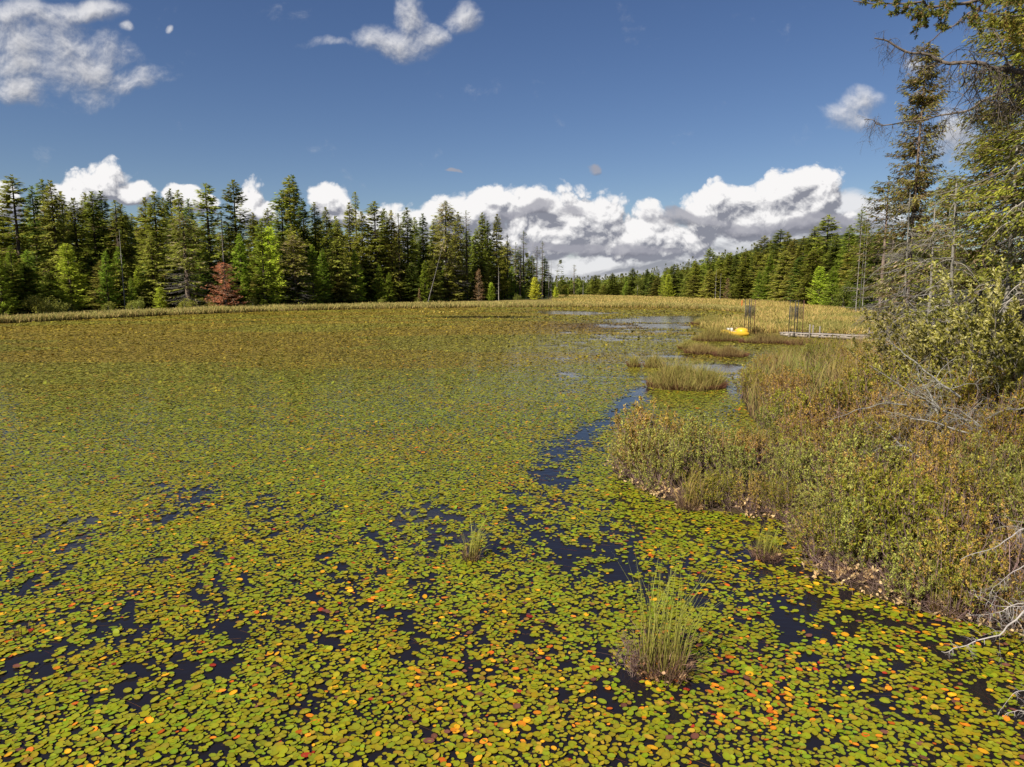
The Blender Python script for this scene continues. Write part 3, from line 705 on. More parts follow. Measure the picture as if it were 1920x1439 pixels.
# wooded hill behind as one mass
mbc, mbt = MB(), MB()
lib = [conifer(h=11, Rm=1.9, step=.6, nb=5, fl=.9, fw=.35, cols=DG, dens=.45, seed=300), conifer(h=11, Rm=2.1, step=.6, nb=5, fl=.9, fw=.35, cols=OL, dens=.45, seed=301),
       conifer(h=10, Rm=2.2, step=.6, nb=5, fl=.9, fw=.35, cols=BG, dens=.45, seed=302)]
dl = [decid_mb(9, 2.9, 200, nl=420, ls=.75, nblob=10), decid_mb(8, 2.7, 201, nl=420, ls=.75, nblob=10, col=((.10, .14, .03), (.17, .20, .05)))]
def bake(m):
    return np.concatenate(m.V), np.concatenate(m.C), [f for f in m.Fa]
LIB = [bake(l[1]) for l in lib] + [bake(d[1]) for d in dl]
for i in range(1500):
    if i < 1150:
        pxx = random.uniform(1040, 1720); Yd = float(far_Y(pxx)) + random.uniform(14, 230) * (1 if pxx > 1180 else .6)
        X_ = (pxx - 960) / F * Yd
    else:
        X_ = random.uniform(-340, 20); Yd = random.uniform(150, 320)
        if Yd < yb(960 + X_ / Yd * F if Yd else 0) + 40: continue
    zz_ = gz(X_, Yd)
    k_ = random.choices([0, 1, 2, 3, 4], [4, 3, 1, 2, 2] if i < 1150 else [4, 3, 1, 0, 0])[0]
    V, C_, Fs = LIB[k_]; sc_ = random.uniform(.75, 1.15) * (float(np.interp(pxx, [1040, 1260, 1420], [.62, .72, 1])) if i < 1150 else 1.2)
    a = random.uniform(0, 6.28); ca, sa = math.cos(a), math.sin(a)
    wx = sc_ * 1.5; W = np.stack([(V[:, 0] * ca - V[:, 1] * sa) * wx + X_, (V[:, 0] * sa + V[:, 1] * ca) * wx + Yd, V[:, 2] * sc_ + zz_], 1)
    base_n = mbc.n; mbc.add(W, Fs[0], C_ * random.uniform(.8, 1.2))
    for f in Fs[1:]: mbc.Fa.append(f + base_n)
o = mbc.build('far_wood', M_needle); tag(o, 'mixed wood covering the hill and the country behind the pond', 'wood', kind='stuff')

# ================================================================== MARSH GRASS
GOLD0 = np.array([[.17, .13, .035]]); GOLD1 = np.array([[.44, .39, .14], [.33, .33, .10], [.50, .43, .18], [.25, .28, .08]])
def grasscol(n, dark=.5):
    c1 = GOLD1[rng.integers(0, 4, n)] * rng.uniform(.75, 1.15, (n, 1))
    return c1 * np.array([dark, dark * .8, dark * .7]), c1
mb = MB()
def strip(pts, n, inward, h, w, jit=.3):
    """tall sedge on the land side of a shoreline"""
    pts = np.array(pts); d = np.hypot(*(pts[1:] - pts[:-1]).T); cum = np.r_[0, np.cumsum(d)]
    t = rng.uniform(0, cum[-1], n * 2); xx = np.interp(t, cum, pts[:, 0]); yy = np.interp(t, cum, pts[:, 1])
    off = rng.uniform(-.2, inward, n * 2); xx = xx + rng.normal(0, .5, n * 2); yy = yy + off
    k = sdist(xx, yy) < .05; xx, yy = xx[k][:n], yy[k][:n]; m = len(xx)
    clump = fbm(xx * .35, yy * .35, 51); hh = h * (.45 + clump * .9) * rng.uniform(.6, 1.15, m)
    c0, c1 = grasscol(m); c1 = c1 * (.7 + .6 * fbm(xx * .15, yy * .2, 52))[:, None]
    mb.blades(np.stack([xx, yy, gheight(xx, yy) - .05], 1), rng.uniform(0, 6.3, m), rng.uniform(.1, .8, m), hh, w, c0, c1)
S = np.array(shore)
# index ranges of the shoreline: far left shore and the marsh front
leftpts = [tuple(G(xx, yy)[:2]) for xx, yy in [(-200, 617), (0, 608), (150, 600.5), (300, 593), (500, 585), (700, 580), (900, 577.5), (1100, 577), (1250, 578.5), (1330, 581.5), (1380, 585), (1420, 590)]]
strip(leftpts, 26000, 5, .85, .07); strip(leftpts, 26000, 26, .7, .10)
# open marsh on the right
m = 95000; ppx = rng.uniform(1035, 1760, m); Yb = far_Y(ppx); Yf = np.interp(ppx, [1035, 1250, 1300, 1315, 1425, 1500, 1760], [108, 106, 96, 44, 44, 44, 40])
tt = rng.random(m) ** 1.4; Yg = Yf + (Yb - Yf) * tt; Xg = (ppx - 960) / F * Yg
k = sdist(Xg, Yg) < .05; Xg, Yg = Xg[k], Yg[k]; m = len(Xg); c0, c1 = grasscol(m, .6)
patch = fbm(Xg * .12, Yg * .12, 61); hh = (.35 + .55 * patch) * rng.uniform(.6, 1.2, m)
c1 = np.where((patch < .40)[:, None], c1 * [.75, .8, .7], c1 * [1.15, 1.05, 1])
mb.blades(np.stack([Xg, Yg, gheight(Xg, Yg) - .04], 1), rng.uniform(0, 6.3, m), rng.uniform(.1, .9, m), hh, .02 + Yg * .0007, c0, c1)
o = mb.build('marsh_sedge', M_grass); tag(o, 'golden sedge covering the marsh along the far shore', 'marsh grass', kind='stuff')

# ================================================================== NEAR BANK
def bush_mb(h, rad, seed, n_st=26, leafn=46, c0=(.10, .13, .03), c1=(.22, .22, .055), autumn=.12, autc=(.34, .20, .05), stemc=(.13, .085, .075), leaf=.030, lw=.42, low=.45):
    r = np.random.default_rng(seed + 1500); S_, Lf = MB(), MB()
    a = r.uniform(0, 6.3, n_st); rb = rad * .45 * np.sqrt(r.random(n_st)); P0 = np.stack([rb * np.cos(a), rb * np.sin(a), np.full(n_st, -.08)], 1)
    aa = a + r.normal(0, .6, n_st); hh = h * r.uniform(.62, 1.08, n_st); ro = rad * r.uniform(.25, 1.0, n_st)
    P3 = np.stack([ro * np.cos(aa), ro * np.sin(aa), hh * (1 - .35 * (ro / rad) ** 2)], 1)
    P1 = P0 + (P3 - P0) * [.5, .5, .30] + r.normal(0, .03, (n_st, 3)); P2 = P0 + (P3 - P0) * [.8, .8, .68] + r.normal(0, .03, (n_st, 3))
    sc_ = np.array(stemc) * r.uniform(.7, 1.5, (n_st, 1))
    S_.segs(P0, P1, .006, .005, sc_, 3); S_.segs(P1, P2, .005, .0035, sc_, 3); S_.segs(P2, P3, .0035, .0015, sc_, 3)
    K_ = [P0, P1, P2, P3]
    def pos(ii, s):
        f = s * 3; b = np.minimum(f.astype(int), 2); f = (f - b)[:, None]; A = np.stack(K_, 1)
        return A[ii, b] * (1 - f) + A[ii, b + 1] * f, unit(A[ii, b + 1] - A[ii, b])
    nt_ = 9; ii = np.repeat(np.arange(n_st), nt_); s = r.uniform(low * .7, .97, len(ii)); Q, D = pos(ii, s)
    td = unit(D * .8 + r.normal(0, .55, (len(ii), 3)) + [0, 0, .35]); tl = r.uniform(.08, .24, len(ii)) * (h ** .5) * (1.25 - s)[:].clip(.3, 1) * 1.3
    E = Q + td * tl[:, None]; S_.segs(Q, E, .0025, .001, sc_[ii], 3)
    # bare twigs low down
    i3 = np.repeat(np.arange(n_st), 4); s3 = r.uniform(.1, .55, len(i3)); Q3, D3 = pos(i3, s3)
    S_.segs(Q3, Q3 + unit(D3 * .5 + r.normal(0, .6, (len(i3), 3)) + [0, 0, .4]) * r.uniform(.1, .3, (len(i3), 1)), .002, .0008, sc_[i3] * 1.2, 3)
    n = n_st * leafn; jj = r.integers(0, len(ii), n); f = r.random(n)[:, None]; P = Q[jj] + (E[jj] - Q[jj]) * f
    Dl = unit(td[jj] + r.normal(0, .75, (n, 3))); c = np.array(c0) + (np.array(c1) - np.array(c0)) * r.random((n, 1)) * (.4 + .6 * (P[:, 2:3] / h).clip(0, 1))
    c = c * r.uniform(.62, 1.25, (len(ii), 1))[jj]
    au = r.random(n) < autumn * (1.5 - P[:, 2] / h); c[au] = np.array(autc) * r.uniform(.6, 1.2, (au.sum(), 1))
    Lf.leaves(P, Dl, r.normal(0, .5, (n, 3)) + [0, 0, 1], leaf * r.uniform(.6, 1.3, n), leaf * lw * r.uniform(.8, 1.2, n), c, .15)
    return S_, Lf
def make_bush(name, **kw):
    S_, Lf = bush_mb(**kw); root = empty(name); S_.build('stems', M_bark, root); Lf.build('foliage', M_leaf, root); return root
BK = {
 'ochre': ('leatherleaf_bush', [dict(h=.95, rad=.62, seed=s, n_st=40, leafn=110, leaf=.038, c0=(.19, .15, .035), c1=(.48, .38, .09), autumn=.18, autc=(.46, .29, .10), stemc=(.17, .11, .10), low=.55) for s in range(4)]),
 'green': ('leatherleaf_bush', [dict(h=.95, rad=.62, seed=10 + s, n_st=40, leafn=125, leaf=.038, c0=(.17, .19, .025), c1=(.38, .37, .055), autumn=.10, low=.45) for s in range(4)]),
 'sage': ('sweet_gale_bush', [dict(h=1.05, rad=.70, seed=20 + s, n_st=46, leafn=130, c0=(.19, .22, .05), c1=(.40, .42, .12), autumn=.07, leaf=.042, low=.38) for s in range(4)]),
 'rust': ('leatherleaf_bush', [dict(h=.9, rad=.62, seed=30 + s, n_st=40, leafn=95, c0=(.19, .18, .02), c1=(.38, .31, .04), autumn=.25, autc=(.40, .22, .04), low=.35, leaf=.04, lw=.3) for s in range(3)]),
}
BP = {k: [[make_bush(nm, **kw), 0] for kw in kws] for k, (nm, kws) in BK.items()}
bc = 0
def bush(kind, X_, Y_, s=1.0, label=None, group=None, z=None):
    global bc
    bc += 1
    slot = BP[kind][bc % len(BP[kind])]; o = slot[0] if slot[1] == 0 else copy_tree(slot[0]); slot[1] += 1
    o.location = (X_, Y_, gz(X_, Y_) if z is None else z); o.rotation_euler = (random.uniform(-.08, .08), random.uniform(-.08, .08), random.uniform(0, 6.28))
    o.scale = (s * random.uniform(.9, 1.15),) * 2 + (s * random.uniform(.88, 1.15),)
    tag(o, label, 'bush', group)
# scatter bushes over the bank, spacing opened with distance
random.seed(21)
placed = []
tries = 0
while tries < 15000 and len(placed) < 270:
    tries += 1
    Y_ = random.uniform(5.6, 40) if random.random() < .35 else random.uniform(5.6, 20)
    X_ = random.uniform(1.2, 17)
    if X_ > .78 * Y_ + 1.2: continue
    d = float(sdist(np.array([X_]), np.array([Y_]))[0])
    if d > -.04: continue
    ppx, ppy = PROJ(X_, Y_); land = -d
    grassy = ppy < 800 and ppx < 1620 and Y_ > 16.0 and random.random() < (.80 if Y_ < 26 else .6)
    if grassy: continue
    sp = .54 + .012 * Y_ + (.25 if Y_ > 14 else 0)
    if any((X_ - a) ** 2 + (Y_ - b) ** 2 < sp * sp for a, b in placed): continue
    placed.append((X_, Y_))
    if Y_ > 14: kd = random.choice(['green', 'ochre', 'ochre', 'green'])
    elif ppx > 1790 and Y_ > 7.5 and ppy < 990: kd = random.choice(['rust', 'rust', 'green'])
    elif ppx < 1470: kd = random.choice(['ochre', 'ochre', 'ochre', 'green'])
    elif ppy > 930 : kd = random.choice(['sage', 'sage', 'green', 'ochre', 'green'])
    else: kd = random.choice(['green', 'ochre', 'green', 'ochre', 'sage'])
    nzz = float(fbm(np.array([X_ * .75]), np.array([Y_ * .55]), 71, 2)[0]); n4 = float(fbm(np.array([X_ * .5]), np.array([Y_ * .4]), 75, 2)[0])
    if Y_ <= 14 and kd != 'rust' and random.random() < .7: kd = 'ochre' if nzz < .50 - (.10 if ppy > 930 else 0) else 'green' if nzz < .62 else 'sage'
    s_ = (.80 if land < .6 else 1.0) * random.uniform(.85, 1.15) * max(.52, .30 + 1.5 * n4)
    lb = {'ochre': 'ochre and olive leafed bush with bare purplish stems on the near bank', 'green': 'yellowish green small leafed bush on the near bank',
          'sage': 'dense sage green bush on the near bank', 'rust': 'rusty olive leafed bush at the right of the near bank'}[kd]
    if Y_ > 14: lb = lb.replace('near bank', 'bank further back').replace('the right of the ', 'the right of the ')
    bush(kd, X_, Y_, s_, lb, ('bushes on the near bank, ' if Y_ <= 14 else 'bushes further back on the bank, ') + kd)

# a skirt of bushes overhanging the water line
_e = np.array([tuple(G(a, b)[:2]) for a, b in shore_px[:20]]); _l = np.r_[0, np.cumsum(np.hypot(*(_e[1:] - _e[:-1]).T))]
_t = 0.0
while _t < _l[-1]:
    X_ = float(np.interp(_t, _l, _e[:, 0])); Y_ = float(np.interp(_t, _l, _e[:, 1])); ppx, ppy = PROJ(X_, Y_)
    best = max(((float(-sdist(np.array([X_ + .22 * math.cos(a)]), np.array([Y_ + .22 * math.sin(a)]))[0]), a) for a in np.linspace(0, 6.28, 13)))
    X_ += .2 * math.cos(best[1]); Y_ += .2 * math.sin(best[1])
    kd = random.choice(['ochre', 'ochre', 'green']) if ppx < 1420 else random.choice(['sage', 'green', 'ochre'])
    if random.random() < (.55 if ppx < 1480 else .8): bush(kd, X_, Y_, random.uniform(.48, .82), {'ochre': 'tawny leafed low bush overhanging the water line', 'green': 'yellow green low bush overhanging the water line', 'sage': 'sage green low bush overhanging the water line'}[kd],
         'bushes overhanging the water line, ' + kd, z=.02)
    _t += random.uniform(.32, .60)

def tuft_parts(root, n, rad, h, c0, c1, lean=.5, w=.006, drywt=.4, seed=0, name='green_blades'):
    r = np.random.default_rng(seed + 77)
    m1, m2 = MB(), MB()
    a = r.uniform(0, 6.3, n); q = rad * np.sqrt(r.random(n)); P = np.stack([q * np.cos(a), q * np.sin(a), np.full(n, -.05)], 1)
    az = np.where(r.random(n) < .7, r.normal(.5, .9, n), a)
    cc = np.array(c1) * r.uniform(.7, 1.25, (n, 1))
    m1.blades(P, az, r.uniform(.05, lean, n), h * r.uniform(.55, 1.1, n), w, np.array(c0) * r.uniform(.7, 1.2, (n, 1)), cc)
    nd = int(n * drywt * 2); a = r.uniform(0, 6.3, nd); q = rad * 1.25 * np.sqrt(r.random(nd)); P = np.stack([q * np.cos(a), q * np.sin(a), np.full(nd, -.03)], 1)
    dc = np.array([[.20, .13, .09], [.28, .20, .13], [.12, .07, .055]])[r.integers(0, 3, nd)] * r.uniform(.7, 1.2, (nd, 1))
    m2.blades(P, a + r.normal(0, .6, nd), r.uniform(.3, 1.3, nd), h * r.uniform(.12, .45, nd), w * 1.2, dc * .8, dc)
    m1.build(name, M_grass, root); m2.build('dry_blades', M_grass, root)
def tuft(px_, py_, n, rad, h, label, c0=(.16, .12, .035), c1=(.26, .30, .06), lean=.5, w=.006, drywt=.4, seed=0, husks=0, twigs=0):
    g = G(px_, py_); root = empty('sedge_tuft', (g[0], g[1], max(0, gz(g[0], g[1])))); tuft_parts(root, n, rad, h, c0, c1, lean, w, drywt, seed)
    r = np.random.default_rng(seed + 5)
    if husks:                           # pale curled leaves and a peaty root clump at the water line
        m = MB(); a = r.uniform(0, 6.3, husks); q = rad * r.uniform(.7, 1.5, husks); P = np.stack([q * np.cos(a), q * np.sin(a) - .0, r.uniform(.01, .09, husks)], 1)
        husk_leaves(m, P, r); m.build('curled_leaves', M_leaf, root)
        m = MB(); k = 260; a = r.uniform(0, 6.3, k); q = rad * 1.15 * np.sqrt(r.random(k)); P = np.stack([q * np.cos(a), q * np.sin(a), r.uniform(-.03, .08, k)], 1)
        m.segs(P, P + unit(r.normal(0, 1, (k, 3)) + [0, 0, .3]) * r.uniform(.04, .14, (k, 1)), .003, .001, np.array([[.09, .05, .04]]) * r.uniform(.5, 2, (k, 1)), 3); m.build('roots', M_bark, root)
    if twigs:
        S_, Lf = bush_mb(.34, .16, seed + 3, n_st=9, leafn=40, c0=(.14, .15, .05), c1=(.25, .26, .08), leaf=.02)
        off = np.array([-.24, .05, 0]); S_.V = [v + off for v in S_.V]; Lf.V = [v + off for v in Lf.V]
        S_.build('twigs', M_bark, root); Lf.build('foliage', M_leaf, root)
    return tag(root, label, 'grass tuft')
def husk_leaves(m, P, r):
    k = len(P)
    for j in range(3):
        d = r.normal(0, 1, (k, 3)); c = np.array([[.50, .36, .24], [.42, .27, .16], [.55, .42, .27]])[r.integers(0, 3, k)] * r.uniform(.6, 1.15, (k, 1))
        m.leaves(P, d, r.normal(0, 1, (k, 3)), r.uniform(.025, .06, k), r.uniform(.02, .04, k), c, .6)
tuft(1238, 1262, 130, .17, 1.08, 'tall green sedge tuft with brown root clump and curled leaves, largest in the near water', husks=34, twigs=1, seed=1, w=.006, drywt=.9)
tuft(884, 1050, 60, .07, .66, 'small thin sedge tuft alone in the dark channel left of the bank', seed=2, w=.006, drywt=.8, lean=.7)
tuft(1437, 1047, 80, .13, .50, 'green sedge tuft with brown base in the water just off the bank', seed=3, drywt=1.0, husks=5)
tuft(1292, 955, 90, .13, .80, 'tall brownish sedge tuft at the tip of the leatherleaf bank', c1=(.32, .26, .08), seed=4, drywt=.9, lean=.8, husks=10)
tuft(1445, 965, 60, .10, .75, 'thin arching green sedge at the bank edge below the dark hollow', seed=5, lean=1.0, drywt=.5)
tuft(1775, 1150, 120, .16, .62, 'upright green sedge clump at the water edge near the bare boughs', c1=(.24, .30, .05), seed=6, lean=.4, drywt=.4)
tuft(1880, 985, 120, .25, .85, 'lush green sedge among the rusty bushes at the right', c1=(.20, .26, .04), seed=7, lean=.9, drywt=.2)
tuft(684, 960, 16, .05, .22, 'tiny pale sedge sprig standing in the floating leaves', seed=8, lean=.5, drywt=.8)
tuft(178, 1048, 14, .06, .14, 'dark drowned root stub left in the floating leaves', c1=(.10, .06, .04), seed=9, drywt=2)
tuft(946, 852, 12, .06, .14, 'small dark root stub in mid pond', c1=(.08, .05, .04), seed=10, drywt=2)
tuft(40, 1190, 16, .10, .20, 'sparse dark root twigs near the left edge', c1=(.12, .07, .05), seed=11, drywt=2)
tuft(840, 1120, 8, .05, .10, 'very small root stub below the thin sedge tuft', c1=(.10, .06, .04), seed=12, drywt=2)
# islands of sedge in the mid distance
isl_lab = ['large rounded green sedge island with reddish base off the bank', 'tiny sedge tussock with dark red base, leftmost of the group', 'small sedge tussock right of the tiniest one',
           'broad reddish sedge island before the open water channel', 'reddish sedge island joined to the broad one', 'low sedge patch left of the broad reddish island', 'sedge bed in front of the yellow boat',
           'reddish sedge bed in front of the dock', 'end of the reddish sedge bed below the dock', 'green sedge mound beyond the yellow boat']
for i, (cx, cy, a, b) in enumerate(isl):
    m1, m2 = MB(), MB(); n = int(2600 * min(a * b, 1.6) ** .8) + 160
    an = rng.uniform(0, 6.3, n); q = np.sqrt(rng.random(n)) * .98; wv = .82 + .42 * fbm(an * 1.9 + i * 5, an * 0 + i, 15, 3); X_ = cx + a * q * wv * np.cos(an); Y_ = cy + b * q * wv * np.sin(an)
    hgt = [.92, .42, .55, .55, .5, .5, .78, .55, .45, .8][i] * (1.12 - .45 * q ** 2) * rng.uniform(.45, 1.2, n) * (.65 + .7 * fbm(X_ * 1.6, Y_ * 1.6, 16, 2))
    P = np.stack([X_ - cx, Y_ - cy, gheight(X_, Y_) - .03], 1)
    c1 = np.array([[.31, .32, .08], [.42, .36, .12], [.24, .28, .06]])[rng.integers(0, 3, n)] * rng.uniform(.75, 1.15, (n, 1)); rd = np.array([.15, .075, .05])
    root = empty('sedge_tussock', (cx, cy, 0))
    if i in (3, 4, 7, 8): c1 = c1 * .5 + np.array([.20, .12, .07]) * .5
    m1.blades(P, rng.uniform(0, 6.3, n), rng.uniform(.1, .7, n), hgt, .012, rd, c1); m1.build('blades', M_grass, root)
    k = n // 3; an = rng.uniform(0, 6.3, k); P = np.stack([a * 1.0 * np.cos(an), b * 1.0 * np.sin(an), np.full(k, .0)], 1) * rng.uniform(.85, 1.03, (k, 1))
    m2.blades(P, an, rng.uniform(.4, 1.2, k), rng.uniform(.12, .34, k), .014, rd * .6, np.array([[.22, .11, .07], [.15, .08, .05]])[rng.integers(0, 2, k)]); m2.build('reddish_base', M_grass, root)
    tag(root, isl_lab[i], 'grass tussock', 'sedge islands between pond and dock')
# sedge and dry stalks on the bank between the bushes, curled pale leaves along its foot
mb = MB(); m = 60000; X_ = rng.uniform(1.5, 19, m); Y_ = rng.uniform(8, 44, m); ppx, ppy = PROJ(X_, Y_); d = sdist(X_, Y_)
w_ = np.where(Y_ < 15.5, .16 * (fbm(X_ * 1.1, Y_ * .9, 97, 2) > .60), np.where(ppx < 1640, .8, .3)) * (.35 + 1.3 * (fbm(X_ * .5, Y_ * .5, 91) > .47))
k = (d < .02) & (ppx < 1960) & (rng.random(m) < w_); X_, Y_ = X_[k], Y_[k]; m = len(X_)
f = fbm(X_ * .45, Y_ * .45, 95); c1 = np.where((f > .52)[:, None], [[.34, .29, .10]], [[.21, .25, .06]]) * rng.uniform(.7, 1.2, (m, 1)); c1 = np.where(rng.random((m, 1)) < .25, [[.27, .18, .10]], c1)
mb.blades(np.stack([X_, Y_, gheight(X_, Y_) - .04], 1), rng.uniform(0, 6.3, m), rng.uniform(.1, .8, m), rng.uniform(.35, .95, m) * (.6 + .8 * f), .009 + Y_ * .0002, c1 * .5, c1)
o = mb.build('bank_sedge', M_grass); tag(o, 'golden and green sedge growing between the bushes of the bank', 'grass', kind='stuff')
mb = MB(); edge = [tuple(G(a, b)[:2]) for a, b in shore_px[:14]]
edge = np.array(edge); dd = np.r_[0, np.cumsum(np.hypot(*(edge[1:] - edge[:-1]).T))]; t = rng.uniform(0, dd[-1], 800); t = t[fbm(t * 1.2, t * 0, 5) > .42]
xx = np.interp(t, dd, edge[:, 0]) + rng.normal(.05, .13, len(t)); yy = np.interp(t, dd, edge[:, 1]) + rng.normal(.07, .13, len(t))
husk_leaves(mb, np.stack([xx, yy, np.maximum(gheight(xx, yy), 0) + rng.uniform(.01, .12, len(t))], 1), rng)
o = mb.build('curled_leaves', M_leaf); tag(o, 'pale pinkish curled dead leaves along the foot of the bank', 'dead leaves', kind='stuff')
mb = MB(); m = 2600; t = rng.uniform(0, dd[-1], m); xx = np.interp(t, dd, edge[:, 0]) + rng.normal(.06, .10, m); yy = np.interp(t, dd, edge[:, 1]) + rng.normal(.10, .10, m)
P = np.stack([xx, yy, np.maximum(gheight(xx, yy), -.02)], 1)
mb.segs(P, P + unit(rng.normal(0, .7, (m, 3)) + [-.25, -.3, .8]) * rng.uniform(.1, .42, (m, 1)), .0025, .001, np.array([[.17, .10, .085], [.24, .16, .13], [.10, .06, .05]])[rng.integers(0, 3, m)], 3)
o = mb.build('bank_twigs', M_bark); tag(o, 'tangle of thin purplish brown twigs along the foot of the bank', 'twigs', kind='stuff')

# ------------------------------------------------------------------ broad leafed shrubs
def shrub_big(loc, h, rad, seed, label, leaf=.09, n=3400, c0=(.15, .16, .03), c1=(.32, .32, .08), pale=.5):
    r = np.random.default_rng(seed); S_, Lf = MB(), MB(); tips = []
    def br(p, d, L, rr_, dep):
        pts = [p]
        for q in range(3):
            d = unit(d + r.normal(0, .18, 3) + np.array([0, 0, .06])); p = p + d * L / 3; pts.append(p)
        S_.path(pts, np.linspace(rr_, rr_ * .55, 4) * .7, np.array([.15, .13, .11]) * r.uniform(.8, 1.3), 5 if dep < 2 else 3)
        if dep >= 3: tips.append((pts[1], pts[3])); return
        for q in range(3 if dep else 4): br(pts[r.integers(1, 4)], unit(d + r.normal(0, .65, 3)), L * r.uniform(.5, .75), rr_ * .5, dep + 1)
    for q in range(7):
        a = r.uniform(0, 6.3); br(np.array([.2 * math.cos(a), .2 * math.sin(a), -.1]), unit(np.array([math.cos(a) * rad / h * .8, math.sin(a) * rad / h * .8, 1])), h * .48, .022, 0)
    A = np.array([t[0] for t in tips]); B = np.array([t[1] for t in tips]); ii = r.integers(0, len(A), n); s = r.random((n, 1)); P = A[ii] + (B[ii] - A[ii]) * s
    D = unit(unit(B[ii] - A[ii]) + r.normal(0, .6, (n, 3)) + [0, 0, .3]); w = r.random((n, 1)); C_ = np.array(c0) * (1 - w) + np.array(c1) * w
    pl = r.random(n) < pale * (P[:, 2] / h).clip(0, 1); C_[pl] = np.array([.36, .36, .19]) * r.uniform(.75, 1.15, (pl.sum(), 1))
    Lf.leaves(P, D, r.normal(0, .6, (n, 3)) + [0, -.3, 1], leaf * r.uniform(.6, 1.2, n), leaf * .42, C_, .2)
    root = empty('broadleaf_shrub', loc); S_.build('stems', M_dead, root); Lf.build('foliage', M_leaf, root); return tag(root, label, 'shrub', 'broad leafed shrubs at the right')
for px_, Yd, h, rad, sd_, lb, nn in [(1745, 15.0, 2.7, 1.0, 1, 'pale leafed shrub leftmost of the tall shrubs, beside the dock end', 2900), (1840, 13.6, 3.0, 1.3, 2, 'tall pale leafed shrub filling the right side above the fallen boughs', 5200),
                              (1925, 12.6, 3.1, 1.3, 3, 'tall leafy shrub cut by the right edge', 5200), (1800, 18.0, 3.1, 1.4, 4, 'shrub behind the pale leafed ones with duller leaves', 4200), (1890, 17, 3.8, 1.6, 5, 'highest dull leafed shrub under the big spruce', 5000),
                              (1700, 20.0, 2.3, 1.1, 6, 'low shrub between the dock end and the pale shrubs', 2600)]:
    f = AT(px_, 700, Yd); shrub_big((f[0], Yd, gz(f[0], Yd)), h, rad, sd_, lb, n=int(nn * 1.7))

# ------------------------------------------------------------------ bare and lichen boughs
def bough(m, P, r0, seed, tw=3.0, tl=.5, col=PALE, depth=2, droop=-.25, k=5, density=1.0, tuftm=None, spread=.9):
    """a curved main branch through given points with side twigs"""
    r = np.random.default_rng(seed); P = np.array(P, float); n = len(P)
    # smooth and roughen
    t = np.linspace(0, n - 1, n * 5); Q = np.stack([np.interp(t, np.arange(n), P[:, i]) for i in range(3)], 1)
    L = np.linalg.norm(P[-1] - P[0]); Q[1:-1] += r.normal(0, .010 * L, (len(Q) - 2, 3)); Q[1:-1] = (Q[:-2] + 2 * Q[1:-1] + Q[2:]) / 4
    rad = np.linspace(r0, r0 * .18, len(Q)); m.path(Q, rad, col * r.uniform(.85, 1.1), k)
    def twig(p, d, L, rr_, dep):
        if L < .03: return
        pts = [p]; dd_ = d
        for q in range(3):
            dd_ = unit(dd_ + r.normal(0, .22, 3) + np.array([0, 0, droop * .35])); pts.append(pts[-1] + dd_ * L / 3)
        m.path(pts, np.linspace(rr_, rr_ * .4, 4), col * r.uniform(.7, 1.15), 4 if rr_ > .006 else 3)
        if tuftm is not None: tuftm.append((pts[1], pts[3]))
        if dep > 0:
            for q in range(int(4 * density)): twig(pts[r.integers(1, 4)], unit(dd_ * .6 + r.normal(0, .6, 3)), L * r.uniform(.3, .6), rr_ * .5, dep - 1)
    nt_ = int(tw * L * density) + 2
    for q in range(nt_):
        i_ = r.integers(2, len(Q) - 1); ax = unit(Q[i_ + 1 if i_ + 1 < len(Q) else i_] - Q[i_ - 1]); a = r.normal(0, 1, 3); a[2] = a[2] * .6 + droop; side = unit(np.cross(ax, a)); side[2] += droop * .8
        twig(Q[i_], unit(ax * .5 + side * spread), tl * r.uniform(.35, 1.1) * (1.15 - i_ / len(Q)), max(.0024, rad[i_] * .35), depth)
def P3(*a): return [AT(px_, py_, Y_) for px_, py_, Y_ in a]
# grey fallen tree lying over the bank
root = empty('fallen_tree', AT(1815, 890, 10.8)); base = np.array(root.location)
for j, (pts, rr0) in enumerate([(((1860, 905, 10.6), (1760, 880, 10.6), (1690, 835, 10.5), (1640, 790, 10.4)), .035), (((1840, 800, 11.2), (1760, 765, 11.0), (1700, 730, 10.8), (1630, 685, 10.6)), .028),
        (((1850, 820, 10.9), (1770, 800, 10.7), (1700, 780, 10.6), (1655, 772, 10.5)), .022), (((1800, 745, 11.5), (1740, 700, 11.3), (1690, 660, 11.2), (1660, 635, 11.0)), .028),
        (((1700, 760, 10.4), (1660, 755, 10.3), (1600, 770, 10.1), (1555, 790, 10.0)), .016), (((1730, 860, 10.2), (1690, 835, 10.2), (1650, 840, 10.1), (1610, 855, 10.0)), .016),
        (((1765, 900, 11.0), (1762, 820, 11.2), (1755, 760, 11.4), (1720, 700, 11.6)), .045), (((1900, 860, 10.8), (1840, 800, 10.9), (1800, 770, 11), (1770, 765, 11)), .02), (((1920, 765, 10.8), (1880, 770, 10.9), (1840, 790, 11), (1800, 795, 11)), .016)]):
    m = MB(); bough(m, np.array(P3(*pts)) - base, rr0 * .8, 400 + j, tw=13, tl=.55, col=np.array([.25, .235, .20]), droop=-.08); m.build('bough', M_dead, root)
m = MB(); bough(m, np.array(P3((1960, 930, 11), (1880, 905, 10.9), (1800, 885, 10.8), (1740, 862, 10.7))) - base, .06, 450, tw=3, tl=.5, col=np.array([.30, .28, .25])); m.build('trunk', M_dead, root)
tag(root, 'grey lichen covered fallen tree tangle over the bank below the pale shrubs', 'fallen tree')
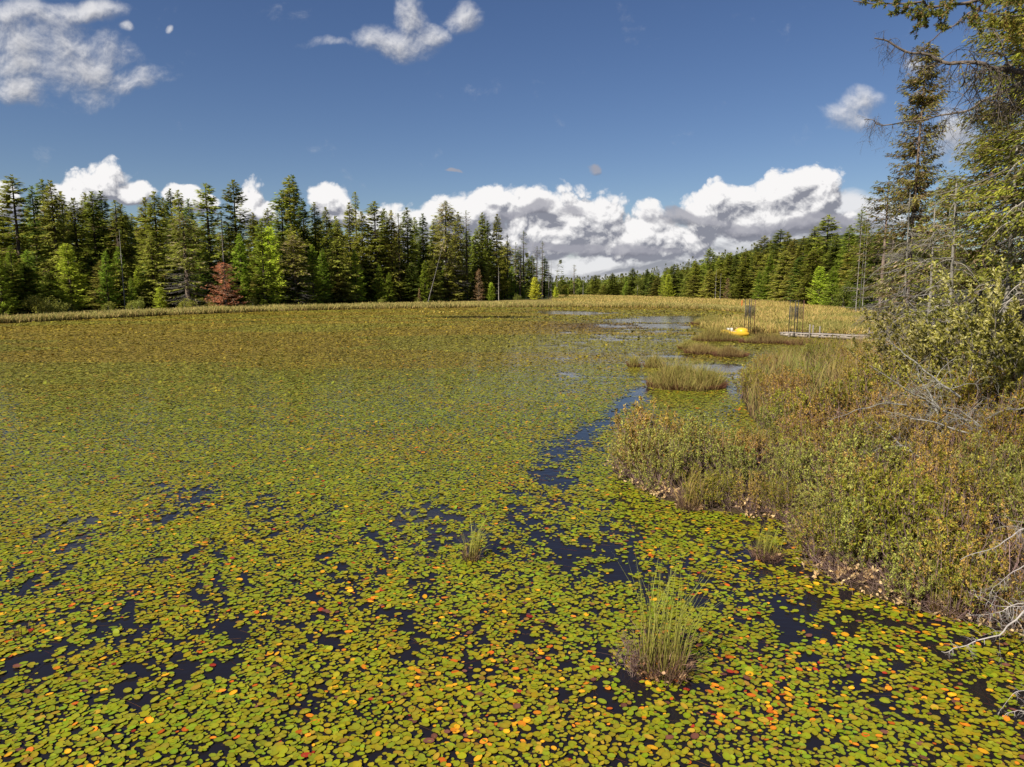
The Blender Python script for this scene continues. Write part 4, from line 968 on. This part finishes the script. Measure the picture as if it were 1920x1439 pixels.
# bare boughs hanging in from the right, low
root = empty('leaning_dead_tree', (6.2, 5.2, .1)); base = np.array(root.location)
m = MB(); m.path(np.array([[6.2, 5.2, -.2], [6.1, 5.3, 1.2], [5.9, 5.3, 2.6], [5.8, 5.2, 4.2]]) - base, [.09, .08, .06, .03], PALE * .7, 8); m.build('trunk', M_dead, root)
for j, (pts, rr0) in enumerate([(((2010, 1010, 5.6), (1925, 985, 5.6), (1880, 1020, 5.5), (1800, 1050, 5.4)), .016), (((2010, 1120, 5.5), (1925, 1150, 5.4), (1870, 1190, 5.3), (1800, 1215, 5.2), (1765, 1222, 5.2)), .016),
        (((2010, 1085, 5.6), (1925, 1140, 5.6), (1860, 1135, 5.5), (1815, 1110, 5.4)), .009), (((1990, 1030, 5.7), (1925, 1055, 5.7), (1875, 1090, 5.6), (1850, 1120, 5.6)), .008),
        (((1995, 1150, 5.6), (1915, 1128, 5.6), (1870, 1150, 5.5), (1810, 1155, 5.5)), .008), (((2020, 1380, 4.8), (1950, 1340, 4.8), (1905, 1330, 4.75), (1860, 1355, 4.7)), .008), (((2000, 1310, 4.8), (1940, 1290, 4.8), (1900, 1300, 4.7), (1870, 1340, 4.7)), .007)]):
    m = MB(); bough(m, np.array(P3(*pts)) - base, rr0 * .62, 470 + j, tw=20, tl=.26 if j < 5 else .16, col=np.array([.33, .295, .27]), droop=-.4, density=1.2 if j < 5 else 1.7, depth=2, k=6); m.build('bough', M_dead, root)
tag(root, 'pale bare boughs reaching in from the right edge over the floating leaves', 'dead tree')

# overhanging spruce outside the frame: two bare boughs across the sky and a green one at the top edge
root = empty('overhanging_spruce', (10.2, 11.5, gz(10.2, 11.5))); base = np.array(root.location)
m = MB(); m.path(np.array([[10.2, 11.5, -.3], [10.1, 11.6, 5], [10.2, 11.5, 11], [10.2, 11.5, 17]]) - [base[0], base[1], 0], [.2, .16, .1, .03], BARKC * 1.4, 9); m.build('trunk', M_bark, root)
dk = np.array([.13, .105, .085])
for j, (pts, rr0, tl) in enumerate([(((2060, 165, 9.4), (1920, 137, 9.2), (1830, 122, 9.0), (1730, 103, 8.8), (1640, 72, 8.6)), .040, .85), (((2060, 130, 9.6), (1930, 148, 9.6), (1850, 190, 9.5), (1760, 215, 9.4), (1650, 235, 9.2), (1620, 225, 9.2)), .022, .8),
         (((1900, -70, 9.2), (1845, 5, 9.1), (1790, 45, 9.0), (1740, 75, 9.0), (1722, 100, 9.0)), .015, .35)]):
    m = MB(); bough(m, np.array(P3(*pts)) - base, rr0, 500 + j, tw=[13, 13, 6][j], tl=tl, col=dk, droop=-.7, density=1.4, k=6); m.build('bare_bough', M_bark, root)
def green_bough(root, pts, rr0, seed, cols, tl=.5, n=26):
    ends = []; m = MB(); bough(m, np.array(P3(*pts)) - base, rr0, seed, tw=9, tl=tl, col=dk, droop=-.3, density=1.2, tuftm=ends); m.build('green_bough', M_bark, root)
    r = np.random.default_rng(seed); A = np.array([e[0] for e in ends]); B = np.array([e[1] for e in ends]); ii = np.repeat(np.arange(len(A)), n); k = len(ii); s = r.random((k, 1)); P = A[ii] + (B[ii] - A[ii]) * s
    D = unit(unit(B[ii] - A[ii]) * .8 + r.normal(0, .6, (k, 3)) + [0, 0, -.1]); w = r.random((k, 1)); C_ = np.array(cols[0]) * (1 - w) + np.array(cols[1]) * w; bn = r.random(k) < .15; C_[bn] = (.2, .13, .07)
    m = MB(); m.leaves(P, D, r.normal(0, 1, (k, 3)), r.uniform(.02, .05, k), .010, C_, .1); return m
m = green_bough(root, ((2020, -60, 8.6), (1890, -15, 8.4), (1800, 8, 8.3), (1720, 8, 8.2), (1600, 2, 8.1)), .03, 520, ((.05, .075, .02), (.11, .13, .035)), tl=.42); m.build('needles', M_needle, root)
m = green_bough(root, ((2040, 40, 9), (1950, 30, 8.9), (1890, 30, 8.8), (1830, 20, 8.7)), .02, 521, ((.06, .085, .02), (.16, .16, .035)), tl=.5); m.build('needles', M_needle, root)
tag(root, 'spruce rooted past the right edge whose bare and green boughs cross the top right sky', 'tree')

# near spruces on the right
NG = ((.055, .075, .016), (.17, .165, .032))
def near_tree(name, px_, Yd, h, label, **kw):
    f = AT(px_, 600, Yd); root = make_tree(name, h=h, **kw); root.location = (f[0], Yd, gz(f[0], Yd) - .05); tag(root, label, 'tree', None); return root
def needles_extra(root): pass
near_tree('spruce_tree', 1697, 36, AT(1697, 80, 36)[2] - gz(AT(1697, 600, 36)[0], 36), 'lone tall thin spruce with open ragged crown against the sky', Rm=1.95, start=.12, step=.20, nb=7, cols=((.06, .07, .02), (.125, .125, .034)), fl=.25, fw=.065, gap=.30, dens=4.6,
          top=.3, bot=-.35, p=.55, clump=.4, brown=.24, browncol=(.11, .09, .065), round_top=.12, hang=.9, seed=31, dead=.30, branch_r=.022, trunk_r=.13)
near_tree('spruce_tree', 1922, 17.5, 17.0, 'big near spruce with yellowish green crown at the right edge', Rm=1.85, start=.24, step=.15, nb=7, cols=NG, fl=.16, fw=.05, gap=.04, dens=8.5,
          top=.25, bot=-.45, p=.55, clump=.4, brown=.20, browncol=(.15, .12, .085), hang=.9, seed=32, dead=.16, branch_r=.028, trunk_r=.2)
near_tree('spruce_tree', 1985, 14.5, 15.0, 'green spruce mostly past the right edge', Rm=2.2, start=.20, step=.18, nb=7, cols=((.06, .085, .018), (.19, .18, .035)), fl=.16, fw=.05, gap=.06, dens=7,
          top=.25, bot=-.3, p=.6, clump=.3, brown=.15, hang=.7, seed=33, branch_r=.026, trunk_r=.16)
near_tree('spruce_tree', 1835, 24, AT(1835, 215, 24)[2], 'green spruce between the lone thin spruce and the big one', Rm=2.6, start=.15, step=.20, nb=7, cols=((.05, .075, .018), (.15, .16, .03)), fl=.20, fw=.05, gap=.06, dens=5,
          top=.3, bot=-.35, p=.75, clump=.3, brown=.25, browncol=(.17, .14, .1), hang=.8, seed=34, dead=.2, branch_r=.025, trunk_r=.15)
near_tree('spruce_tree', 1760, 30, AT(1760, 345, 30)[2], 'shorter green spruce left of the big near spruce', Rm=2.3, start=.12, step=.22, nb=6, cols=((.045, .07, .018), (.13, .145, .03)), fl=.25, fw=.065, gap=.1, dens=3.6,
          top=.3, bot=-.4, p=.7, clump=.3, brown=.3, browncol=(.16, .13, .1), hang=.8, seed=35, dead=.35, branch_r=.022)
near_tree('spruce_tree', 1648, 44, AT(1648, 335, 44)[2], 'flat branched open spruce left of the lone thin one', Rm=2.5, start=.10, step=.32, nb=6, cols=((.055, .075, .02), (.13, .13, .035)), fl=.36, fw=.09, gap=.25, dens=1.4,
          top=.2, bot=-.3, p=.45, clump=.3, brown=.25, browncol=(.17, .14, .11), round_top=.4, hang=.7, seed=36, dead=.30, branch_r=.022)
near_tree('spruce_tree', 1735, 40, AT(1735, 430, 40)[2], 'low spruce filling behind the lone thin one', Rm=2.6, start=.05, step=.26, nb=7, cols=DG, fl=.36, fw=.08, gap=.12, dens=1.5, brown=.25, browncol=(.16, .13, .1), seed=37, hang=.7, bot=-.4)
near_tree('spruce_tree', 1668, 38, AT(1668, 470, 38)[2], 'young lichen grey spruce at the dock end', Rm=1.9, start=.05, step=.24, nb=7, cols=OL, fl=.3, fw=.06, gap=.12, dens=1.5, brown=.4, browncol=(.2, .175, .14), seed=38, hang=.8, bot=-.5, dead=.45, deadc=PALE * .7)
# grey drooping tangle of dead lichen boughs in front of the big spruce
def tangle(px_, Yd, h, label, nb, L, seed, z0=.15, z1=.95, lean=0, col=np.array([.22, .20, .165]), Rr=.07):
    f = AT(px_, 600, Yd); r = np.random.default_rng(seed); g = gz(f[0], Yd); root = empty('dead_spruce', (f[0], Yd, g)); m = MB()
    m.path([[0, 0, -.2], [.05 + lean * h * .4, 0, h * .45], [lean * h, .1, h]], [Rr, Rr * .7, .02], col * .8, 7); m.build('trunk', M_dead, root)
    m = MB()
    for q in range(nb):
        z_ = h * r.uniform(z0, z1); a = r.uniform(0, 6.3); l = L * r.uniform(.5, 1.1) * (1.2 - .7 * z_ / h); d = np.array([math.cos(a), math.sin(a), 0]); s0 = np.array([lean * z_, 0, z_])
        pts = [s0, s0 + d * l * .35 + [0, 0, -.02 * l], s0 + d * l * .7 + [0, 0, -.22 * l], s0 + d * l + [0, 0, -.55 * l]]
        bough(m, pts, .020, seed * 50 + q, tw=13, tl=.34, col=col, droop=-.55, density=1.0, depth=1, k=4)
    m.build('dead_boughs', M_dead, root); return tag(root, label, 'dead tree', 'dead lichen spruces at the right')
tangle(1880, 15.2, 5.8, 'dead grey lichen spruce in front of the big spruce', 28, 1.15, 61, z0=.30)
tangle(1925, 14.0, 6.6, 'dead pale spruce with crooked boughs at the right edge', 30, 1.3, 62, z0=.3, col=np.array([.33, .30, .25]))
tangle(1775, 20.0, 5.6, 'dead grey spruce behind the pale leafed shrubs', 34, 1.5, 63, z0=.15)
tangle(1690, 33, 7.5, 'dead grey spruce at the foot of the lone thin one', 40, 2.6, 64, z0=.1)
tangle(1650, 40, 6.5, 'dark dead bush like spruce standing at the dock end', 36, 2.2, 65, z0=.08, col=np.array([.16, .13, .11]), lean=.08)
tangle(1738, 27, 6.0, 'grey dead spruce between dock end and shrubs', 36, 2.2, 66, z0=.15)

# ================================================================== DOCK, TRELLISES, BOAT
root = empty('dock', (*G(1575, 641)[:2], 0)); bx, by = root.location[0], root.location[1]
WC = np.array([.33, .285, .24])
A_ = AT(1636, 627, 40.5); B_ = AT(1518, 624, 43.2); Cc_ = AT(1462, 622, 45.2)
def deck(name, a, b, width, zt, nplank):
    a = np.array([a[0], a[1]]); b = np.array([b[0], b[1]]); L = np.hypot(*(b - a)); d = (b - a) / L; nrm = np.array([-d[1], d[0]]); nrm = nrm if nrm[1] > 0 else -nrm
    M = lambda V: np.stack([a[0] + V[:, 0] * d[0] + V[:, 1] * nrm[0] - bx, a[1] + V[:, 0] * d[1] + V[:, 1] * nrm[1] - by, V[:, 2]], 1)
    m = MB()
    for i_ in range(nplank):
        x0 = L * i_ / nplank; jx = random.uniform(-.03, .05); m.box(x0 + .006, x0 + L / nplank - .006, -.04 + jx, width + jx, zt, zt + .035, WC * random.uniform(.75, 1.25), M)
    m.build('deck_boards', M_wood, root)
    for off in (0.02, width - .08):
        m = MB(); m.box(.01, L * .55, off, off + .05, zt - .20, zt - .004, WC * .9, M); m.box(L * .56, L - .01, off + .01, off + .06, zt - .19, zt - .006, WC * 1.05, M); m.build('side_beam', M_wood, root)
    return M, L
M1, L1 = deck('deck', A_, B_, 1.25, .30, 26); M2, L2 = deck('deck', B_ + [-.05, .25, 0], Cc_, 1.25, .26, 24)
for (M, xx_, yy_, z1) in [(M1, .15, -.12, .95), (M1, .35, 1.30, .9), (M1, L1 - .05, -.12, .92), (M1, L1 - .1, 1.30, .75), (M2, .5, 1.30, .8), (M2, L2 * .6, -.12, .3)]:
    m = MB(); m.box(xx_ - .035, xx_ + .035, yy_ - .035, yy_ + .035, -.5, z1, WC * .65, M); m.build('post', M_wood, root)
tag(root, 'weathered low wooden dock running out from the right bank', 'dock')
def trellis(px_, Yd, w, dp, h, label, rot):
    f = AT(px_, 622, Yd); root = empty('trellis_tower', (f[0], Yd, .30), rot); IR = np.array([.03, .028, .028]); RU = np.array([.13, .055, .035])
    for sx in (-1, 1):
        for sy in (-1, 1):
            m = MB(); q = .016; m.box(sx * w / 2 - q, sx * w / 2 + q, sy * dp / 2 - q, sy * dp / 2 + q, -.3, h, RU if (sx > 0 and sy < 0) else IR); m.build('post', M_metal, root)
    for sy in (-1, 1):
        m = MB(); y0 = sy * dp / 2
        for z in (h * .98, h * .80, h * .44, h * .10): m.box(-w / 2 + .018, w / 2 - .018, y0 - .008, y0 + .008, z - .008, z + .008, IR)
        for xx_ in (-.2, .2): m.box(w * xx_ - .006, w * xx_ + .006, y0 - .006 + .012, y0 + .006 + .012, .0, h * .8, IR)
        for i_ in range(11): xq = -w / 2 + w * (i_ + .5) / 11; m.box(xq - .007, xq + .007, y0 - .016, y0 - .010, h * .46, h * .78, IR)
        for i_ in range(14): zq = h * .46 + h * .32 * (i_ + .5) / 14; m.box(-w / 2 + .02, w / 2 - .02, y0 - .024, y0 - .018, zq - .006, zq + .006, IR)
        m.build('lattice_panel', M_metal, root)
    for sx in (-1, 1):
        m = MB()
        for z in (h * .975, h * .79, h * .43): m.box(sx * w / 2 - .006, sx * w / 2 + .006, -dp / 2 + .018, dp / 2 - .018, z - .006, z + .006, IR)
        m.build('side_rung', M_metal, root)
    return tag(root, label, 'trellis', 'metal trellises on the dock'), f
t1, f1 = trellis(1404.5, 46.5, .42, .5, 2.14, 'slim black metal trellis tower beside the yellow boat', .2)
t2, f2 = trellis(1491.5, 44.5, .62, .55, 2.10, 'wider dark trellis tower with rusty post in the middle of the dock', .25)
m = MB(); q1 = np.array([f1[0] + .2, 46.5, 2.40]); q2 = np.array([f2[0] - .3, 44.5, 2.37]); tt = np.linspace(0, 1, 9)[:, None]; pts = q1 + (q2 - q1) * tt; pts[:, 2] -= .07 * np.sin(tt[:, 0] * math.pi)
m.path(pts, .006, (.03, .03, .03), 4); o = m.build('wire', M_metal); tag(o, 'thin dark wire strung between the two trellis towers', 'wire')
# pedal boat
fb = AT(1376, 628, 46.0); root = empty('pedal_boat', (fb[0], 46.0, .0), .15); root.scale = (.88, .88, .85)
YE = np.array([.66, .40, .03]); WH = np.array([.55, .53, .48])
def lobe(m, cx, cy, cz, ax, ay, az_, C_, nu=16, nv=9, flat=0.0):
    V = []
    for j_ in range(nv + 1):
        ph = -math.pi / 2 + math.pi * j_ / nv
        for i_ in range(nu):
            th_ = 2 * math.pi * i_ / nu; c_ = abs(math.cos(ph)) ** .7
            V.append([cx + ax * c_ * math.copysign(abs(math.cos(th_)) ** .8, math.cos(th_)), cy + ay * c_ * math.copysign(abs(math.sin(th_)) ** .8, math.sin(th_)), cz + az_ * max(math.sin(ph), -flat if flat else -1)])
    Fq_ = [[j_ * nu + i_, j_ * nu + (i_ + 1) % nu, (j_ + 1) * nu + (i_ + 1) % nu, (j_ + 1) * nu + i_] for j_ in range(nv) for i_ in range(nu)]
    m.add(V, Fq_, C_)
m = MB(); lobe(m, 0, -.42, .16, 1.08, .26, .22, YE); lobe(m, 0, .42, .16, 1.08, .26, .22, YE); m.box(-.85, .8, -.4, .4, .14, .26, YE * .95); m.build('hull', M_plastic, root, True)
m = MB(); lobe(m, .62, 0, .34, .46, .55, .30, YE * 1.05); m.build('bow_cover', M_plastic, root, True)
m = MB(); lobe(m, -.72, 0, .28, .36, .55, .22, YE * .98); m.build('stern_cover', M_plastic, root, True)
for sy in (-.27, .27):
    m = MB(); m.box(-.30, .04, sy - .17, sy + .17, .30, .38, WH); m.box(-.40, -.31, sy - .17, sy + .17, .30, .64 if sy < 0 else .60, WH); m.build('seat', M_plastic, root)
m = MB(); m.path([[.22, 0, .35], [.24, 0, .62], [.12, 0, .68]], .02, (.5, .3, .2), 6); m.build('steering_handle', M_metal, root)
tag(root, 'yellow pedal boat with white seats moored behind the sedge at the dock end', 'pedal boat')
# orange stake at the marsh edge
fs = AT(1391, 573, 95); m = MB(); m.segs([[0, 0, -.2]], [[0, 0, 1.35]], .05, .05, (.55, .12, .03), 6); o = m.build('marker_stake', M_wood); o.location = (fs[0], 95, gz(fs[0], 95)); tag(o, 'orange red marker stake at the back of the marsh behind the left trellis', 'stake')

# ================================================================== SKY AND SUN
SUN_EL, SUN_AZ = 42.0, -138.0              # azimuth measured from the view direction, clockwise
sv = np.array([math.sin(R(SUN_AZ)) * math.cos(R(SUN_EL)), math.cos(R(SUN_AZ)) * math.cos(R(SUN_EL)), math.sin(R(SUN_EL))])
sl = bpy.data.lights.new('sun', 'SUN'); sl.energy = 4.3; sl.angle = R(.53); sl.color = (1, .93, .82); so = bpy.data.objects.new('sun', sl); COL.objects.link(so)
import mathutils
so.rotation_euler = mathutils.Vector(sv).to_track_quat('Z', 'Y').to_euler(); so.location = (-20, -10, 30)
w = bpy.data.worlds.new('World'); sc.world = w; w.use_nodes = True; nt = w.node_tree; N = nt.nodes; Lk = nt.links
bg = N['Background']; wo = N['World Output']
sky = N.new('ShaderNodeTexSky'); sky.sky_type = 'NISHITA'; sky.sun_disc = False; sky.sun_elevation = R(SUN_EL); sky.sun_rotation = R(SUN_AZ % 360)
sky.air_density = 1.0; sky.dust_density = .35; sky.ozone_density = 2.2; sky.altitude = 400
hsv = N.new('ShaderNodeHueSaturation'); hsv.inputs['Saturation'].default_value = 1.16; hsv.inputs['Hue'].default_value = .512; Lk.new(sky.outputs[0], hsv.inputs['Color']); Lk.new(hsv.outputs[0], bg.inputs[0]); bg.inputs[1].default_value = .043
def math_(op, a, b=None, c=None, clamp=False, t=nt):
    n_ = t.nodes.new('ShaderNodeMath'); n_.operation = op; n_.use_clamp = clamp
    for i_, v in enumerate((a, b, c)):
        if v is None: continue
        if isinstance(v, (int, float)): n_.inputs[i_].default_value = v
        else: t.links.new(v, n_.inputs[i_])
    return n_.outputs[0]
def vm(op, a, b=None, t=nt, s=None):
    n_ = t.nodes.new('ShaderNodeVectorMath'); n_.operation = op
    for i_, v in enumerate((a, b)):
        if v is None: continue
        if isinstance(v, (tuple, list)): n_.inputs[i_].default_value = v
        else: t.links.new(v, n_.inputs[i_])
    if s is not None: n_.inputs['Scale'].default_value = s
    return n_.outputs[1] if op in ('DOT_PRODUCT', 'LENGTH') else n_.outputs[0]
def mrange(v, a, b, c=0., d=1., t=nt, interp='SMOOTHSTEP'):
    n_ = t.nodes.new('ShaderNodeMapRange'); n_.interpolation_type = interp; t.links.new(v, n_.inputs[0])
    for i_, q in enumerate((a, b, c, d)): n_.inputs[i_ + 1].default_value = q
    return n_.outputs[0]
tcw = N.new('ShaderNodeTexCoord'); sp = N.new('ShaderNodeSeparateXYZ'); Lk.new(tcw.outputs['Generated'], sp.inputs[0])
yy_ = math_('MAXIMUM', math_('ABSOLUTE', sp.outputs[1]), .12)
cu = math_('DIVIDE', sp.outputs[0], yy_); cv = math_('DIVIDE', sp.outputs[2], yy_)
cb = N.new('ShaderNodeCombineXYZ'); Lk.new(cu, cb.inputs[0]); Lk.new(cv, cb.inputs[1]); UV = cb.outputs[0]
def uvof(px_, py_):
    d = ray(px_, py_); return d[0] / d[1], d[2] / d[1]
def cloud_group(name, ells, ns, amp, soft, vor=True, flat=0.0, rough=.55, seed=0.0):
    """height field of a cloud layer over the sky direction; positive inside a cloud"""
    g = bpy.data.node_groups.new(name, 'ShaderNodeTree'); g.interface.new_socket('UV', in_out='INPUT', socket_type='NodeSocketVector'); g.interface.new_socket('H', in_out='OUTPUT', socket_type='NodeSocketFloat')
    gi = g.nodes.new('NodeGroupInput'); go = g.nodes.new('NodeGroupOutput'); uv = gi.outputs[0]
    wn = g.nodes.new('ShaderNodeTexNoise'); wn.inputs['Scale'].default_value = ns * .5; wn.inputs['Detail'].default_value = 3
    g.links.new(vm('ADD', uv, (seed, 0, 0), t=g), wn.inputs['Vector'])
    warp = vm('SCALE', vm('SUBTRACT', wn.outputs['Color'], (.5, .5, .5), t=g), t=g, s=1.0 / ns)
    wuv = vm('ADD', uv, warp, t=g); m_ = None
    for (cx, cy, rx, ry) in ells:
        u0, v0 = uvof(cx, cy); u1, _ = uvof(cx + rx, cy); _, v1 = uvof(cx, cy - ry)
        sx, sy = 1 / abs(u1 - u0), 1 / abs(v1 - v0)
        d = vm('MULTIPLY', vm('SUBTRACT', wuv, (u0, v0, 0), t=g), (sx, sy, 0), t=g)
        e = math_('SUBTRACT', 1.0, vm('DOT_PRODUCT', d, d, t=g), t=g)
        m_ = e if m_ is None else math_('SMOOTH_MAX', m_, e, .35, t=g)
    if vor:
        v_ = g.nodes.new('ShaderNodeTexVoronoi'); v_.feature = 'F1'; v_.inputs['Scale'].default_value = ns * 1.5; v_.inputs['Detail'].default_value = 4; v_.inputs['Roughness'].default_value = rough; v_.inputs['Lacunarity'].default_value = 2.1
        g.links.new(vm('MULTIPLY', vm('ADD', wuv, (seed, 2.3, 0), t=g), (1, 1.15, 1), t=g), v_.inputs['Vector']); v_.normalize = True
        v_.normalize = False; nz_ = math_('SUBTRACT', .42, math_('MULTIPLY', v_.outputs['Distance'], .8, t=g), t=g)
        n2 = g.nodes.new('ShaderNodeTexNoise'); n2.inputs['Scale'].default_value = ns * 3; n2.inputs['Detail'].default_value = 5; g.links.new(vm('ADD', uv, (seed, 0, 0), t=g), n2.inputs['Vector'])
        nz_ = math_('ADD', nz_, math_('MULTIPLY', math_('SUBTRACT', n2.outputs[0], .5, t=g), .22, t=g), t=g)
    else:
        n2 = g.nodes.new('ShaderNodeTexNoise'); n2.inputs['Scale'].default_value = ns; n2.inputs['Detail'].default_value = 9; n2.inputs['Roughness'].default_value = .62
        g.links.new(vm('MULTIPLY', vm('ADD', wuv, (seed, 0, 0), t=g), (1, 1.25 if not flat else 2.6, 1), t=g), n2.inputs['Vector']); nz_ = math_('MULTIPLY', math_('SUBTRACT', n2.outputs[0], .52, t=g), 2.0, t=g)
    mm_ = math_('MULTIPLY', math_('MAXIMUM', m_, -1.5, t=g), 1.0, t=g)
    g.links.new(math_('ADD', mm_, math_('MULTIPLY', nz_, amp, t=g), t=g), go.inputs[0]); return g
cur_shader = bg.outputs[0]
def layer(name, ells, ns, amp, lo, hi, white, grey, delta, contrast, bias, opac=1.0, vor=True, flat=0.0, seed=0.0, gain=.56):
    global cur_shader
    g = cloud_group(name, ells, ns, amp, 0, vor, flat, seed=seed)
    def ev(off=None):
        n_ = N.new('ShaderNodeGroup'); n_.node_tree = g
        Lk.new(UV if off is None else vm('ADD', UV, off), n_.inputs[0]); return n_.outputs[0]
    h0 = ev(); h1 = ev((-delta * .45, delta, 0)); h2 = ev((-delta * .12, delta * .28, 0))
    a1 = math_('SUBTRACT', math_('MINIMUM', h0, 1.0), math_('MINIMUM', h1, 1.0)); a2 = math_('SUBTRACT', h0, h2)
    s = math_('ADD', math_('ADD', math_('MULTIPLY', a1, contrast), math_('MULTIPLY', a2, contrast * 1.1)), bias, clamp=True)
    s = math_('SMOOTH_MIN', s, 1.0, .1)
    mx = N.new('ShaderNodeMix'); mx.data_type = 'RGBA'; Lk.new(s, mx.inputs[0]); mx.inputs[6].default_value = (*grey, 1); mx.inputs[7].default_value = (*white, 1)
    b_ = N.new('ShaderNodeBackground'); Lk.new(mx.outputs[2], b_.inputs[0]); b_.inputs[1].default_value = gain
    al = math_('MULTIPLY', mrange(h0, lo, hi), opac)
    al = math_('MULTIPLY', al, mrange(sp.outputs[2], -.01, .005))
    ms = N.new('ShaderNodeMixShader'); Lk.new(al, ms.inputs[0]); Lk.new(cur_shader, ms.inputs[1]); Lk.new(b_.outputs[0], ms.inputs[2]); cur_shader = ms.outputs[0]
W_ = (.93, .915, .91); Gy = (.25, .26, .31)
layer('low_bank', [(1000, 515, 420, 22), (1150, 485, 300, 30), (1380, 462, 260, 42), (1560, 430, 140, 40), (900, 470, 260, 40)], 8, 1.3, -.75, .5, (.80, .80, .82), (.30, .31, .36), .016, .9, .45, .95, vor=False, flat=1, seed=4.0)
layer('cumulus', [(185, 352, 66, 42), (245, 372, 48, 26), (8, 378, 34, 40), (130, 385, 80, 30), (335, 368, 38, 24), (375, 392, 50, 22), (468, 382, 34, 48), (500, 402, 36, 30), (617, 372, 42, 38), (650, 400, 50, 24),
    (760, 408, 80, 42), (850, 402, 80, 50), (918, 388, 62, 52), (1000, 400, 80, 56), (1065, 400, 80, 58), (1130, 412, 60, 64), (1190, 440, 90, 60), (1010, 450, 180, 45), (1250, 455, 80, 40),
    (1320, 405, 60, 48), (1375, 385, 62, 52), (1470, 375, 62, 64), (1530, 362, 58, 58), (1450, 415, 150, 44)], 16, 1.15, -.60, -.12, W_, Gy, .022, .95, .40, 1.0, seed=1.0)
layer('grey_scraps', [(1010, 388, 55, 14), (950, 398, 50, 12), (1080, 400, 40, 12), (1250, 412, 55, 22), (1330, 412, 60, 16), (925, 385, 18, 9), (1560, 425, 90, 22), (1440, 425, 140, 18), (860, 326, 24, 5), (1115, 316, 18, 10), (1150, 470, 130, 12), (1020, 462, 120, 10)], 20, 1.7, .0, .8, (.36, .36, .41), (.20, .205, .25), .014, .7, .35, .85, vor=False, seed=8.0)
layer('wisps', [(50, 95, 110, 60), (150, 120, 110, 62), (215, 152, 85, 28), (30, 30, 80, 26), (150, 20, 90, 18), (40, 170, 60, 34), (735, 85, 70, 26), (765, 40, 32, 40), (795, 65, 42, 22), (870, 32, 34, 26), (610, 95, 44, 9), (237, 52, 14, 10), (328, 52, 9, 8), (1580, 215, 40, 22), (1605, 190, 34, 22), (1770, 265, 46, 42), (1720, 130, 26, 20)],
      14, 3.0, -1.0, 1.7, (.80, .79, .80), (.27, .28, .32), .014, .34, .46, .92, vor=False, seed=12.0)
Lk.new(cur_shader, wo.inputs[0])
w.cycles.sampling_method = 'MANUAL'; w.cycles.sample_map_resolution = 512

sc.render.engine = 'CYCLES'; sc.cycles.use_denoising = True; sc.cycles.max_bounces = 6; sc.cycles.diffuse_bounces = 3; sc.cycles.glossy_bounces = 3; sc.cycles.transparent_max_bounces = 4; sc.cycles.transmission_bounces = 3
sc.cycles.sample_clamp_indirect = 4
sc.view_settings.view_transform = 'Standard'; sc.view_settings.look = 'None'; sc.view_settings.exposure = 0.88; sc.view_settings.gamma = 1
# originals never used by the layout are not left lying at the origin
for lst in list(PROTO.values()) + list(BP.values()):
    for o_, used_ in lst:
        if not used_:
            for ch in list(o_.children): bpy.data.objects.remove(ch)
            bpy.data.objects.remove(o_)
